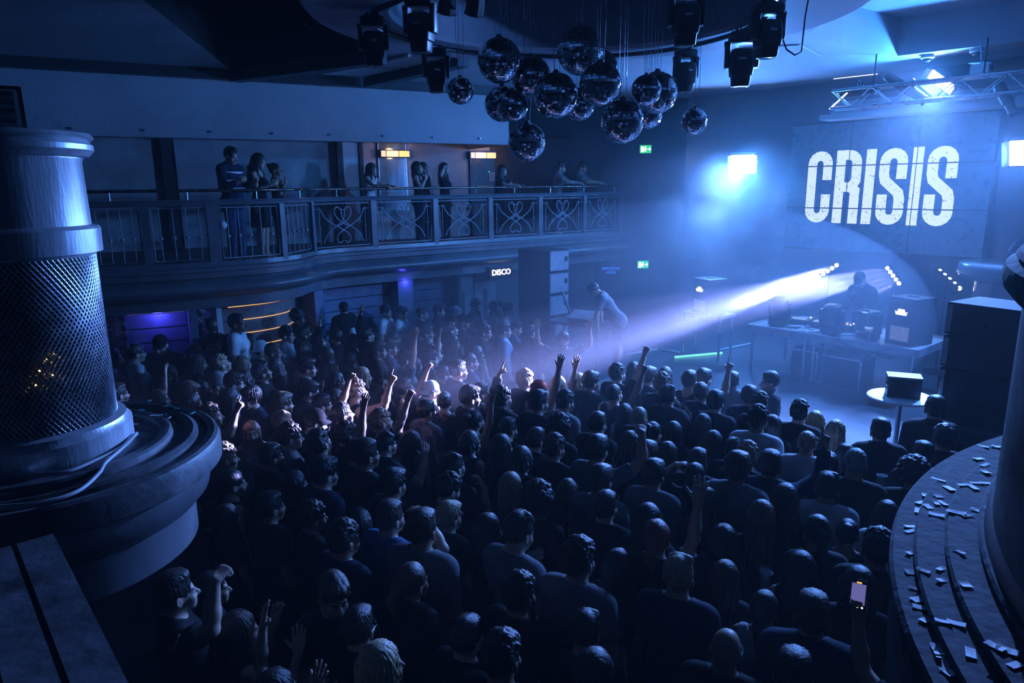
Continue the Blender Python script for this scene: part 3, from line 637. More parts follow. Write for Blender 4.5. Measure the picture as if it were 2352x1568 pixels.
tag(MB().tube([(2.46, 6.9, 5.60), (2.55, 6.9, 5.28), (2.58, 6.9, 5.22), (2.66, 6.9, 5.17), (2.72, 6.9, 5.20), (2.73, 6.9, 5.5), (2.75, 6.9, 5.68)], 0.008, 6).build('hanging_cable', M_black, smooth=True), 'black cable looping down beside a moving head lamp', 'cable')

# ================================================================ FLOOD LAMPS
def flood(loc, aim, size, label, energy, col, est=60, sx=1.0, roll=0.0, spread=170, beam=None):
    t = thing('flood_lamp', label, 'flood lamp', loc)
    q = (Vector(aim)-Vector(loc)).to_track_quat('-Z', 'Y') @ Quaternion((0, 0, 1), roll); t.rotation_mode = 'QUATERNION'; t.rotation_quaternion = q
    w_ = size*sx
    MB().box((0, 0, 0.06), (w_+0.06, size+0.06, 0.12)).build('housing', M_fix, t, bevel=0.012)
    MB().box((0, 0, -0.006), (w_, size, 0.008)).build('lens', E_flood, t)
    MB().tube([(-w_/2-.05, 0, .06), (-w_/2-.05, 0, .22), (w_/2+.05, 0, .22), (w_/2+.05, 0, .06)], .012, 6).build('bracket', M_blackm, t)
    for s_ in (-1, 1):
        MB().quad((s_*w_/2, -size/2, 0), (s_*w_/2, size/2, 0), (s_*(w_/2+.07), size/2, -.08), (s_*(w_/2+.07), -size/2, -.08)).build('barn_door', M_fix, t)
    d = (Vector(aim)-Vector(loc)).normalized(); l = lamp('flood_light', 'AREA', Vector(loc)+d*0.03, energy, col, aim, size*1.2); l.data.spread = math.radians(spread)
    if beam: lamp('flood_beam', 'SPOT', Vector(loc)+d*0.12, beam[0], beam[1], beam[2], 0.06, beam[3], 0.6)
    return t
flood((5.15, 15.9, 4.44), (1.0, 8.0, 2.2), 0.40, 'glaring square flood lamp before the hazy stage wall', 330, ICE, sx=1.2, beam=(5000, (.16, .32, 1.0), (-1.6, 6.6, 0.9), 44))
flood((7.10, 12.1, 5.62), (-2.0, 8.0, 3.5), 0.15, 'glaring tilted bar flood lamp on the stage truss', 280, ICE, sx=3.0, roll=0.7, beam=(12000, (.14, .31, 1.0), (0.6, 5.0, 0.6), 66))
flood((7.34, 10.3, 4.40), (-1.0, 6.5, 2.2), 0.35, 'glaring flood lamp over the side stage podium', 520, (.08, .28, 1.0))

# ================================================================ STAGE TRUSS AND ITS FIXTURES
ta, tb = Vector((5.35, 12.17, 5.22)), Vector((8.6, 9.55, 5.30)); td = (tb-ta).normalized(); tn = Vector((td.y, -td.x, 0)).normalized()*-1
tr = thing('lighting_truss', 'silver box lattice truss over the video wall', 'truss', ta)
ch = [Vector((0, 0, 0)), Vector((0, 0, 0.28)), tn*0.28, tn*0.28+Vector((0, 0, 0.28))]
for c in ch: MB().tube([c, c+(tb-ta)], 0.024, 8).build('chord', M_alu, tr, True)
n_ = 14; Lt = (tb-ta).length
for i in range(n_):
    p0, p1 = td*(Lt*i/n_), td*(Lt*(i+1)/n_)
    for (a, b_) in ((0, 2), (0, 1), (2, 3), (1, 3)):
        q0, q1 = (ch[a], ch[b_]) if i % 2 else (ch[b_], ch[a])
        MB().tube([q0+p0, q1+p1], 0.010, 6).build('lattice_bar', M_alu, tr)
for i in (2, 7, 12):
    p0 = ta+td*(Lt*i/n_)+tn*0.14; MB().cyl(p0-ta+Vector((0, 0, .28)), p0-ta+Vector((0, 0, 0.82)), 0.012, 6).build('hanger', M_blackm, tr)
def profile_spot(loc, d, label, L_=0.55):
    t = thing('profile_spot', label, 'stage lamp', loc); q = Vector(d).to_track_quat('-Z', 'Y'); t.rotation_mode = 'QUATERNION'; t.rotation_quaternion = q
    MB().lathe([(0.0, L_*.5), (0.07, L_*.5), (0.085, L_*.4), (0.085, -L_*.15), (0.07, -L_*.18), (0.07, -L_*.45), (0.085, -L_*.47), (0.08, -L_*.5), (0.0, -L_*.49)], 20).build('barrel', M_fix, t, True, angle=35)
    MB().lathe([(0.0, -L_*.5-.002), (0.07, -L_*.5-.002)], 20).build('lens', M_lens, t)
    MB().tube([(-.10, 0, 0), (-.10, .16, 0), (.10, .16, 0), (.10, 0, 0)], .01, 6).build('yoke', M_blackm, t)
profile_spot((5.80, 12.2, 5.50), (1, -0.8, 0.02), 'black spot lamp lying level along the truss')
profile_spot((6.35, 11.75, 5.48), (0.8, -0.6, -0.75), 'black spot lamp tilted downwards on the truss', 0.75)
profile_spot((7.4, 10.9, 5.2), (0.2, -0.6, -0.9), 'hazy black spot lamp hung under the truss beside the bar flood')
tag(MB().tube([(5.36, 12.22, 5.22), (5.62, 12.2, 5.47)], 0.012, 8).build('light_tube', emat('white_tube', (.8, .85, 1), 4)), 'thin slanted white light tube at the end of the truss', 'light tube')
tag(MB().tube([(5.9, 13.4, 5.86), (6.5, 13.0, 5.88)], 0.008, 6).build('light_strip', emat('white_strip', (.8, .8, 1), 1.5)), 'short dotted light strip high on the stage ceiling', 'light strip')
for k, (x, y) in enumerate(((6.78, 12.0), (7.25, 11.5))):
    t = thing('dome_camera', 'white dome camera under the stage ceiling, ' + ('beside the bar flood' if k == 0 else 'beside the box camera'), 'camera', (x, y, ZC), 0, 'dome cameras')
    MB().lathe([(0.0, 0.0), (0.10, 0.0), (0.10, -0.05), (0.085, -0.06), (0.0, -0.06)], 20).build('base', M_white, t, True, angle=35); MB().sphere((0, 0, -0.06), 0.065, 14, (1, 1, .8)).build('dome', M_lens, t, True)
t = thing('box_camera', 'white box security camera on a bracket near the stage ceiling', 'camera', (7.10, 11.1, 5.66), 0.6)
MB().box((0, 0, 0), (0.13, 0.26, 0.13)).build('housing', M_white, t, bevel=.01); MB().cyl((0, -0.131, 0), (0, -0.15, 0), 0.045, 14).build('lens', M_lens, t); MB().slab((0, -.1, .085), (0, .16, .10), .16, .012).build('hood', M_white, t); MB().cyl((0, 0, .06), (0, .05, .36), .015, 8).build('bracket', M_steel, t)
# ================================================================ VIDEO WALL
VC = Vector((7.10, 13.70, 3.93)); VZ = math.atan2(sd.y, sd.x)
vw = thing('video_wall', 'video wall of nine screens showing white CRISIS lettering', 'video wall', VC, VZ)
PW, PH = 1.235, 0.83
MB().box((0, 0.12, 0), (PW*3+.06, 0.14, PH*3+.06)).build('support_frame', M_black, vw)
for i in range(3):
    for j in range(3):
        x, z = (i-1)*PW, (j-1)*PH
        dsp = MB().box((x, 0.02, z), (PW-.006, 0.07, PH-.006)).build('display', M_black, vw)
        MB().box((x, -0.016, z), (PW-.016, 0.006, PH-.016)).build('screen_face', E_screen, dsp)
nt = E_letter.node_tree; b_ = nt.nodes['Principled BSDF']; nzz = nt.nodes.new('ShaderNodeTexNoise'); nzz.inputs['Scale'].default_value = 26; nzz.inputs['Detail'].default_value = 5
tcc = nt.nodes.new('ShaderNodeTexCoord'); nt.links.new(tcc.outputs['Object'], nzz.inputs['Vector'])
rmp = nt.nodes.new('ShaderNodeMapRange'); rmp.inputs[1].default_value = 0.33; rmp.inputs[2].default_value = 0.37; rmp.inputs[3].default_value = 0.25; rmp.inputs[4].default_value = 0.95
nt.links.new(nzz.outputs['Fac'], rmp.inputs[0]); nt.links.new(rmp.outputs[0], b_.inputs['Emission Strength'])
def arc2(cx, cy, r_, a0, a1, n=8): return [(cx+r_*math.cos(math.radians(a0+(a1-a0)*i/n)), cy+r_*math.sin(math.radians(a0+(a1-a0)*i/n))) for i in range(n+1)]
def stroke(m, pts, w_, x0, z0):
    P = [Vector((p[0], p[1], 0)) for p in pts]; n = len(P); L_ = []; R2 = []
    for i in range(n):
        d0 = (P[i]-P[i-1]).normalized() if i else None; d1 = (P[i+1]-P[i]).normalized() if i < n-1 else None
        if d0 is None: d0 = d1
        if d1 is None: d1 = d0
        nn = Vector((-(d0.y+d1.y), d0.x+d1.x, 0)).normalized(); n0 = Vector((-d0.y, d0.x, 0)); k = 1/max(.6, nn.dot(n0))
        L_.append(P[i]+nn*w_/2*k); R2.append(P[i]-nn*w_/2*k)
    for i in range(n-1):
        m.quad(*[(x0+q.x, 0, z0+q.y) for q in (R2[i], R2[i+1], L_[i+1], L_[i])])
H, W, T = 1.42, 0.50, 0.185; x0_, x1_ = T/2, W-T/2; rr = (x1_-x0_)/2; cx = W/2
LET = {'C': [[(x1_, .60*H), (x1_, H-T/2-rr)] + arc2(cx, H-T/2-rr, rr, 0, 180)[1:] + [(x0_, T/2+rr)] + arc2(cx, T/2+rr, rr, 180, 360)[1:] + [(x1_, .40*H)]],
       'R': [[(x0_, 0), (x0_, H)], [(x0_, H-T/2), (cx, H-T/2)] + arc2(cx, H-T/2-rr, rr, 90, 0)[1:] + [(x1_, .55*H+.05), (cx+.08, .50*H), (x0_, .50*H)], [(cx+.06, .50*H), (x1_, .45*H), (x1_, 0)]],
       'I': [[(T/2, 0), (T/2, H)]],
       'S': [[(x1_, .60*H), (x1_, H-T/2-rr)] + arc2(cx, H-T/2-rr, rr, 0, 180)[1:] + [(x0_, .66*H), (x0_+.03, .58*H), (x1_-.03, .42*H), (x1_, .34*H), (x1_, T/2+rr)] + arc2(cx, T/2+rr, rr, 0, -180)[1:] + [(x0_, .40*H)]]}
xs = -1.44
for chh in 'CRISIS':
    m = MB()
    for st_ in LET[chh]: stroke(m, st_, T, xs, -H/2)
    m.v = [(v[0], -0.024, v[2]) for v in m.v]; m.build('letter', E_letter, vw); xs += (T if chh == 'I' else W)+0.075
for j in (-.5, .5): MB().box((0, -0.028, j*PH), (PW*3, 0.012, 0.022)).build('bezel', M_black, vw)
for i in (-.5, .5): MB().box((i*PW, -0.028, 0), (0.012, 0.012, PH*3)).build('bezel', M_black, vw)
sh = C0+sd*3.6+sn*1.0
q0, q1 = Vector((6.05, 13.95, 5.22)), Vector((9.3, 10.3, 5.22))
tag(MB().slab(q0, q1, 0.5, 0.09).build('shelf_beam', M_wall), 'pale ledge beam running over the video wall', 'beam')
tag(MB().slab(q0+Vector((0.2, 0.2, .16)), q1+Vector((.2, .2, .16)), 0.06, 0.3).build('shelf_upstand', M_wall), 'pale upstand board behind the truss above the video wall', 'board')
# ================================================================ DJ TABLE
e1 = Vector((1.78, -2.08, 0)).normalized(); e2 = Vector((-e1.y, e1.x, 0)); TZ = math.atan2(e1.y, e1.x); TO = Vector((4.16, 12.0, 0.75))
tb_ = thing('dj_table', 'long deck table on steel legs carrying the DJ gear', 'table', TO, TZ)
TL, TD, TH = 2.74, 1.30, 0.86
MB().box((TL/2, TD/2, TH-.05), (TL, TD, .08)).build('deck', M_wood, tb_)
for (a, b2) in (((0, 0), (TL, 0)), ((TL, 0), (TL, TD)), ((0, TD), (TL, TD)), ((0, 0), (0, TD))): MB().slab((*a, TH-.06), (*b2, TH-.06), .05, .12).build('edge_rail', M_grey, tb_)
for x in (0.06, 1.02, 1.17, TL-.06):
    for y in (0.05, TD-.05): MB().cyl((x, y, 0), (x, y, TH-.1), .024, 10).build('leg', M_steel, tb_)
def onT(x, y, z=TH-.01): return TO+e1*x+e2*y+Vector((0, 0, z))
def upright(loc, rz, h, tilt, label):
    o = moving_head(label, True, tilt); o.location = loc; o.scale = (h, h, h)
    # turned over: base down
    for c in list(o.children):
        c.matrix_local = Matrix.Rotation(math.pi, 4, 'Y')
    o.rotation_euler = (0, 0, rz); o['group'] = 'moving head lamps on the DJ table'; return o
upright(onT(.42, .25), TZ+0.2, .66, 2.4, 'moving head lamp on the DJ table end hidden in the beam')
upright(onT(1.35, .22), TZ+0.1, .66, 3.0, 'moving head lamp on the DJ table facing away from the crowd')
upright(onT(1.92, .25), TZ-0.35, .66, -1.45, 'moving head lamp on the DJ table beside the monitor speaker, lens to the crowd')
def monitor(loc, rz, label, h=.72):
    t = thing('monitor_speaker', label, 'speaker', loc, rz)
    MB().box((0, 0, h/2), (.46, .46, h)).build('cabinet', M_black, t, bevel=.012)
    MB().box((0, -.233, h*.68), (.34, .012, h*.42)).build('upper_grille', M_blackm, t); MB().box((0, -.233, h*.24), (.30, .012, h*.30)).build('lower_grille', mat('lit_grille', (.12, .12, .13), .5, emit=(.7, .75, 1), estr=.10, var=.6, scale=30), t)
    m = MB().poly([(-.085, -.243, h*.68-.03), (.085, -.243, h*.68-.03), (.10, -.243, h*.68+.03), (.065, -.243, h*.68+.012), (.05, -.243, h*.68+.06), (-.05, -.243, h*.68+.06), (-.065, -.243, h*.68+.012), (-.10, -.243, h*.68+.03)]); m.build('logo', E_logo, t)
    MB().poly([(-.03, -.245, h*.68+.035), (0, -.245, h*.68+.02), (.03, -.245, h*.68+.035), (0, -.245, h*.68+.05)]).build('logo_mark', E_orange, t)
    for s_ in (-1, 1): MB().poly([(s_*.04-.012, -.245, h*.68), (s_*.04+.012, -.245, h*.68-.006), (s_*.04+.012, -.245, h*.68+.004), (s_*.04-.012, -.245, h*.68+.01)]).build('logo_mark', M_black, t)
    MB().box((0, 0, h+.004), (.16, .04, .01)).build('top_handle', M_blackm, t)
    return t
monitor(onT(2.45, .42), TZ-.25, 'boxy monitor speaker with lit logo on the DJ table corner')
ms = Vector((3.78, 13.2, .75)); monitor(ms+Vector((0, 0, .86)), TZ-.25, 'boxy monitor speaker with lit logo on a tall stand in the beam', .66)
t = thing('speaker_stand', 'small deck stand on tube legs under the lit monitor speaker', 'stand', ms, TZ)
MB().box((0, 0, .83), (.9, .5, .06)).build('deck', M_wood, t)
for x in (-.4, .4):
    for y in (-.2, .2): MB().cyl((x, y, 0), (x, y, .82), .022, 10).build('leg', M_steel, t)
def player(loc, rz, label):
    t = thing('media_player', label, 'deck player', loc, rz, 'decks on the DJ table')
    MB().box((0, 0, .05), (.31, .38, .10)).build('case', M_black, t, bevel=.01); MB().lathe([(0, .125), (.09, .125), (.10, .115), (.10, .10)], 24).build('jog_wheel', M_grey, t, True, angle=30)
    MB().box((0, .13, .115), (.22, .10, .02)).build('display', emat('deck_screen', (.4, .6, 1), .5), t)
    for k in range(4): MB().cyl((-.12+.06*k, -.15, .10), (-.12+.06*k, -.15, .115), .014, 8).build('button', E_dot if k == 1 else M_alu, t)
for k, x in enumerate((.62, 1.0, 1.72)): player(onT(x, .72), TZ+math.pi, ['deck player beside the beam-lit moving head', 'deck player next to the mixer', 'deck player past the mixer near the monitor speaker'][k])
t = thing('dj_mixer', 'DJ mixer with rows of knobs between the deck players', 'mixer', onT(1.36, .74), TZ+math.pi); MB().box((0, 0, .055), (.32, .40, .11)).build('case', M_black, t, bevel=.01)
for i in range(4):
    for j in range(5): MB().cyl((-.11+.073*i, -.02+.04*j, .11), (-.11+.073*i, -.02+.04*j, .128), .011, 8).build('knob', M_alu if (i+j) % 3 else E_dotw, t)
    MB().box((-.11+.073*i, -.12, .118), (.02, .035, .018)).build('fader', M_alu, t)
r = random.Random(5)
for k in range(6):
    p0 = onT(r.uniform(.5, 2.1), r.uniform(.1, .5)); pts_ = [(p0.x+r.uniform(-.25, .25), p0.y+r.uniform(-.2, .2), p0.z+.012+(.03 if q in (2, 3) else 0)) for q in range(6)]
    qq = catmull(pts_, 5); tag(MB().tube([(v.x, v.y, p0.z+.012) for v in qq], .008, 6).build('table_cable', M_cable if k % 2 else M_black, smooth=True), ('pale' if k % 2 else 'black')+' cable tangled on the DJ table', 'cable', 'cables on the DJ table')
tag(MB().tube([onT(1.5, -.03), onT(1.75, -.04, TH-.10), onT(2.1, -.035, TH-.14), onT(2.4, -.03, TH-.03)], .008, 6).build('hanging_cable', M_black), 'black cable drooping along the DJ table front edge', 'cable')
def case(loc, rz, dims, label, lid=False):
    t = thing('flight_case', label, 'flight case', loc, rz); x, y, z = dims
    MB().box((0, 0, z/2), dims).build('body', M_black, t)
    for sx in (-1, 1):
        for sy in (-1, 1): MB().slab((sx*x/2, sy*y/2, 0), (sx*x/2, sy*y/2, z), .025, .025).build('edge_strip', M_alu, t)
    for sy in (-1, 1): MB().slab((-x/2, sy*y/2, z), (x/2, sy*y/2, z), .025, .025).build('edge_strip', M_alu, t)
    for sx in (-1, 1): MB().slab((sx*x/2, -y/2, z), (sx*x/2, y/2, z), .025, .025).build('edge_strip', M_alu, t)
    if lid: MB().box((0, 0, z+.06), (x*1.02, y, .05), M=Matrix.Rotation(.18, 4, 'X')).build('lid', M_grey, t)
    return t
case(onT(1.55, .5, 0), TZ, (.62, .5, .48), 'flight case with silver edges and tilted lid under the DJ table', True)
case(onT(.75, .75, 0), TZ+.1, (.45, .4, .42), 'smaller dark flight case under the DJ table beside the middle legs')
# ---------------- LED beam bars on stands, with their spot beams
def beam_bar(a, b_, aim, label, lit=True, energy=60000, col=VIO, ang=5.5):
    a, b_ = Vector(a), Vector(b_); c = (a+b_)/2; t = thing('beam_bar', label, 'LED bar', c); d = (Vector(aim)-c).normalized()
    MB().slab(a-c-(b_-a)*.1-d*.05, b_-c+(b_-a)*.1-d*.05, .09, .09, d).build('housing', M_fix, t)
    MB().cyl(Vector((0, 0, 0))-d*.06, Vector((0, 0, .76-c.z))-d*.06, .018, 8).build('stand_pole', M_blackm, t)
    MB().cyl(Vector((0, 0, .76-c.z))-d*.06, Vector((0, 0, .79-c.z))-d*.06, .20, 16).build('stand_base', M_blackm, t)
    for i in range(5):
        p0 = a.lerp(b_, i/4); q = d.to_track_quat('-Z', 'Y').to_matrix().to_4x4()
        m = MB().lathe([(0, -.012), (.028, -.012), (.034, -.004), (.036, .03)], 16, M=q); m.v = [tuple(Vector(v)+p0-c) for v in m.v]; m.build('lamp', E_lamp if lit else M_lens, t)
        if lit and energy > 0:
            tgt = p0+d*6+((p0-c)*1.6); lamp('beam_light', 'SPOT', p0+d*.05, energy, col, tgt, .03, ang, .85)
beam_bar((5.914, 12.656, 2.55), (5.726, 12.904, 2.31), (-0.6, 7.9, 1.55), 'slanted LED bar with five lit lamps throwing the upper beam')
beam_bar((7.06, 13.05, 2.44), (7.19, 12.84, 2.18), (-1.9, 7.2, 1.5), 'slanted LED bar with five lit lamps behind the DJ')
beam_bar((7.35, 11.9, 2.52), (7.5, 11.55, 2.27), (9.5, 7.0, 3.0), 'LED bar turned sideways with glinting lamps beyond the DJ', energy=0, col=ICE)
# LED tubes lying on the stage
for k, (a, b_, mm, lb) in enumerate((((3.13, 13.01), (4.13, 13.32), E_tube, 'glowing green LED tube lying on the stage floor'), ((2.25, 13.26), (2.93, 13.68), M_white, 'unlit white tube on the stage floor behind the raised fists'), ((3.01, 13.64), (3.32, 13.4), M_white, 'short unlit white tube beside the green tube'), ((4.12, 13.55), (4.96, 14.11), M_white, 'unlit white tube behind the speaker stand'))):
    tag(MB().tube([(*a, .775), (*b_, .775)], .022, 8).build('led_tube', mm, smooth=True), lb, 'LED tube')
# ---------------- cocktail table with box, floor wedge
ct = thing('cocktail_table', 'round pale-topped cocktail table at the stage edge', 'table', (4.72, 8.12, .75))
MB().lathe([(0, .72), (.36, .72), (.37, .71), (.36, .695), (0, .69)], 40).build('top', M_white, ct, True, angle=35); MB().cyl((0, 0, .02), (0, 0, .70), .03, 12).build('stem', M_alu, ct); MB().lathe([(0, .04), (.05, .04), (.2, .015), (.21, 0)], 28).build('foot', M_alu, ct, True)
t = thing('black_box', 'black lamp box with pale lid standing on the cocktail table', 'box', (4.75, 8.14, 1.468), -.4); MB().box((0, 0, .12), (.36, .24, .24)).build('body', M_black, t, bevel=.01); MB().box((0, 0, .25), (.37, .25, .02)).build('lid', M_grey, t)
for x in (-.17, .05): MB().cyl((x, -.12, .16), (x, -.16, .19), .035, 10).build('knob', M_blackm, t)
t = thing('floor_wedge', 'low black stage monitor wedge beside the cocktail table', 'speaker', (4.62, 7.55, .75), 0.4)
m = MB(); m.prism([(-.28, -.2), (.28, -.2), (.28, .2), (-.28, .2)], 0, .02); m.v = []; m.f = []
pr_ = [(-.2, 0), (.22, 0), (.22, .12), (-.02, .34), (-.2, .30)]
for sx in (-.28, .28): m.v += [(sx, y, z) for y, z in pr_]
m.f = [tuple(range(4, -1, -1)), tuple(range(5, 10))]+[(i, (i+1) % 5, 5+(i+1) % 5, 5+i) for i in range(5)]; m.build('cabinet', M_black, t); MB().slab((-.27, -.02, .342), (.27, -.02, .342), .02, .01).build('edge_strip', M_alu, t)
# ---------------- PA stacks
def pa(loc, rz, label, n=4, w_=.62, d_=.75, h=.42, base=.42, amp=True):
    t = thing('speaker_stack', label, 'speaker stack', loc, rz)
    MB().box((0, 0, base/2), (w_+.1, d_, base)).build('sub_cabinet', M_carpet, t, bevel=.012)
    for i in range(n):
        z = base+h*i; c = MB().box((0, 0, z+h/2), (w_, d_, h-.015)).build('cabinet', M_carpet, t, bevel=.012)
        m = MB().poly([(-w_/2+.03, -d_/2-.012, z+.04), (w_/2-.03, -d_/2-.012, z+.02), (w_/2-.03, -d_/2-.012, z+h-.04), (-w_/2+.03, -d_/2-.012, z+h-.02)]); m.build('grille', M_grey, c)
        MB().cyl((w_*.32, -d_/2-.012, z+h*.55), (w_*.32, -d_/2-.022, z+h*.55), .05, 16).build('port', M_carpet, c)
        MB().box((w_/2+.01, -d_/2+.05, z+h/2), (.03, .05, h*.8)).build('rigging_bar', M_grey, c)
    return t
pa((0.62, 13.35, .75), .85, 'tall black speaker stack with four cabinets at the stage corner')
o = pa((5.72, 7.68, .75), 0.55+math.pi, 'big dark speaker stack seen from its blank side beside the curved ledge', 4, .70, 1.25, .39, .34)
for i in range(4): MB().box((-.37, -.55+0*i, .42+.40*i+.2), (.03, .04, .06)).build('latch', M_grey, o)
# performer's desk by the left stack
t = thing('mixer_desk', 'small desk with tilted gear in front of the bending performer', 'desk', (1.25, 12.55, .75), -.5)
MB().box((0, 0, .82), (.95, .55, .05)).build('desk_top', M_black, t)
for x in (-.43, .43):
    for y in (-.23, .23): MB().cyl((x, y, 0), (x, y, .8), .02, 8).build('leg', M_steel, t)
MB().box((.05, .05, .92), (.5, .35, .08), M=Matrix.Rotation(.3, 4, 'X')).build('controller', M_grey, t); MB().slab((-.2, .1, .85), (-.42, .12, 1.35), .03, .03).build('mic_arm', M_blackm, t)
# ---------------- far side podium
t = thing('side_podium', 'hazy round balcony podium at the far side of the stage', 'podium', (7.75, 10.6, 0))
MB().lathe([(.55, 0), (.55, 2.5), (.75, 2.55), (.80, 2.62), (.80, 2.74), (.78, 2.78), (0, 2.78)], 40).build('drum', M_gloss, t, True, angle=35)
o = upright(Vector((7.55, 10.35, 2.78)), .5, .5, 2.6, 'hazy moving head lamp on the side podium'); o['group'] = 'moving head lamps beyond the stage'
# ================================================================ PEOPLE
def nrm(v): v = np.asarray(v, float); return v/max(1e-9, np.linalg.norm(v))
def rotm(ax, a):
    c, s_ = math.cos(a), math.sin(a)
    return np.array({'x': [[1,0,0],[0,c,-s_],[0,s_,c]], 'y': [[c,0,s_],[0,1,0],[-s_,0,c]], 'z': [[c,-s_,0],[s_,c,0],[0,0,1]]}[ax], float)
class Field:
    """signed distance grid: smooth unions of round cones and ellipsoids, meshed as one continuous surface"""
    def __init__(s, lo, hi, hxy, zf, hf, hc):
        s.xs = np.arange(lo[0], hi[0]+hxy, hxy); s.ys = np.arange(lo[1], hi[1]+hxy, hxy)
        z1 = np.arange(lo[2], zf, hc) if zf > lo[2] else np.array([]); s.zs = np.concatenate([z1, np.arange(max(zf, lo[2]), hi[2]+hf, hf)])
        s.F = np.full((len(s.xs), len(s.ys), len(s.zs)), 0.15, np.float32)
    def win(s, lo, hi):
        i0, i1 = np.searchsorted(s.xs, [lo[0], hi[0]]); j0, j1 = np.searchsorted(s.ys, [lo[1], hi[1]]); k0, k1 = np.searchsorted(s.zs, [lo[2], hi[2]])
        return slice(max(0, i0-1), i1+1), slice(max(0, j0-1), j1+1), slice(max(0, k0-1), k1+1)
    def ev(s, p, w_):
        X = s.xs[w_[0]][:, None, None]; Y = s.ys[w_[1]][None, :, None]; Z = s.zs[w_[2]][None, None, :]
        if p[0] == 'c':
            _, a, b, ra, rb_ = p; d = b-a; L2 = max(1e-9, d@d)
            px, py, pz = X-a[0], Y-a[1], Z-a[2]; t = np.clip((px*d[0]+py*d[1]+pz*d[2])/L2, 0, 1)
            return (np.sqrt((px-t*d[0])**2+(py-t*d[1])**2+(pz-t*d[2])**2)-(ra+(rb_-ra)*t)).astype(np.float32)
        _, c, r, R = p; px, py, pz = X-c[0], Y-c[1], Z-c[2]
        q = [(px*R[0, i]+py*R[1, i]+pz*R[2, i]) for i in range(3)]
        k0 = np.sqrt(sum((q[i]/r[i])**2 for i in range(3)))+1e-9; k1 = np.sqrt(sum((q[i]/r[i]**2)**2 for i in range(3)))+1e-9
        return (k0*(k0-1)/k1).astype(np.float32)
    def bb(s, p, m):
        if p[0] == 'c': r = max(p[3], p[4])+m; return np.minimum(p[1], p[2])-r, np.maximum(p[1], p[2])+r
        r = max(p[2])+m; return p[1]-r, p[1]+r
    def add(s, p, k=0.02):
        w_ = s.win(*s.bb(p, 0.06+k)); d = s.ev(p, w_); A = s.F[w_]
        if d.size == 0: return
        h = np.maximum(k-np.abs(A-d), 0)/k; s.F[w_] = np.minimum(A, d)-h*h*k*0.25
    def sub(s, p, k=0.008):
        w_ = s.win(*s.bb(p, 0.03+k)); d = -s.ev(p, w_); A = s.F[w_]
        if d.size == 0: return
        h = np.maximum(k-np.abs(A-d), 0)/k; s.F[w_] = np.maximum(A, d)+h*h*k*0.25
    def cut(s, q, n):                                   # remove the half space beyond q along n
        D = (s.xs[:, None, None]-q[0])*n[0]+(s.ys[None, :, None]-q[1])*n[1]+(s.zs[None, None, :]-q[2])*n[2]
        s.F = np.maximum(s.F, D.astype(np.float32))
    def mesh(s):
        F, xs, ys, zs = s.F, s.xs, s.ys, s.zs; S = F < 0; nx, ny, nz = F.shape
        c = np.zeros((nx-1, ny-1, nz-1), np.int8)
        for dx in (0, 1):
            for dy in (0, 1):
                for dz in (0, 1): c += S[dx:nx-1+dx, dy:ny-1+dy, dz:nz-1+dz]
        I, J, K = np.nonzero((c > 0) & (c < 8)); N = len(I)
        idx = np.full(c.shape, -1, np.int32); idx[I, J, K] = np.arange(N)
        acc = np.zeros((N, 3)); cnt = np.zeros(N)
        cor = [(0,0,0),(1,0,0),(0,1,0),(1,1,0),(0,0,1),(1,0,1),(0,1,1),(1,1,1)]
        for a in range(8):
            for b in range(a+1, 8):
                A, B = cor[a], cor[b]
                if sum(abs(A[i]-B[i]) for i in range(3)) != 1: continue
                fa = F[I+A[0], J+A[1], K+A[2]]; fb = F[I+B[0], J+B[1], K+B[2]]; m = (fa < 0) != (fb < 0)
                t = np.where(m, fa/np.where(m, fa-fb, 1), 0)
                pa_ = np.stack([xs[I+A[0]], ys[J+A[1]], zs[K+A[2]]], 1); pb_ = np.stack([xs[I+B[0]], ys[J+B[1]], zs[K+B[2]]], 1)
                acc += np.where(m[:, None], pa_+(pb_-pa_)*t[:, None], 0); cnt += m
        V_ = acc/np.maximum(cnt, 1)[:, None]; Q = []
        for ax in range(3):
            sl0 = [slice(None)]*3; sl1 = [slice(None)]*3; sl0[ax] = slice(0, -1); sl1[ax] = slice(1, None)
            A = S[tuple(sl0)]; B = S[tuple(sl1)]; i, j, k = np.nonzero(A != B); g = np.stack([i, j, k], 1)
            u, v = (ax+1) % 3, (ax+2) % 3
            ok = (g[:, u] > 0) & (g[:, v] > 0) & (g[:, u] < F.shape[u]-1) & (g[:, v] < F.shape[v]-1); g = g[ok]; fl = A[g[:, 0], g[:, 1], g[:, 2]]
            q = []
            for du, dv in ((0, 0), (1, 0), (1, 1), (0, 1)):
                h = g.copy(); h[:, u] -= 1-du; h[:, v] -= 1-dv; q.append(idx[h[:, 0], h[:, 1], h[:, 2]])
            q = np.stack(q, 1); q[~fl] = q[~fl][:, ::-1]; Q.append(q)
        return V_, np.concatenate(Q)
def np_mesh(name, V_, Q, mats, marks=None):
    me = bpy.data.meshes.new(name); me.vertices.add(len(V_)); me.vertices.foreach_set('co', np.ascontiguousarray(V_, np.float32).ravel())
    me.loops.add(len(Q)*4); me.loops.foreach_set('vertex_index', np.ascontiguousarray(Q, np.int32).ravel())
    me.polygons.add(len(Q)); me.polygons.foreach_set('loop_start', np.arange(0, len(Q)*4, 4, dtype=np.int32)); me.polygons.foreach_set('use_smooth', np.ones(len(Q), bool))
    me.update(calc_edges=True)
    if marks is not None:
        at = me.attributes.new('mark', 'FLOAT', 'POINT'); at.data.foreach_set('value', marks.astype(np.float32))
    me.materials.append(mats); return me
def cone(a, b, ra, rb_=None): return ('c', np.array(a, float), np.array(b, float), ra, ra if rb_ is None else rb_)
def ell(c, r, R=None): return ('e', np.array(c, float), np.array(r, float), np.eye(3) if R is None else R)
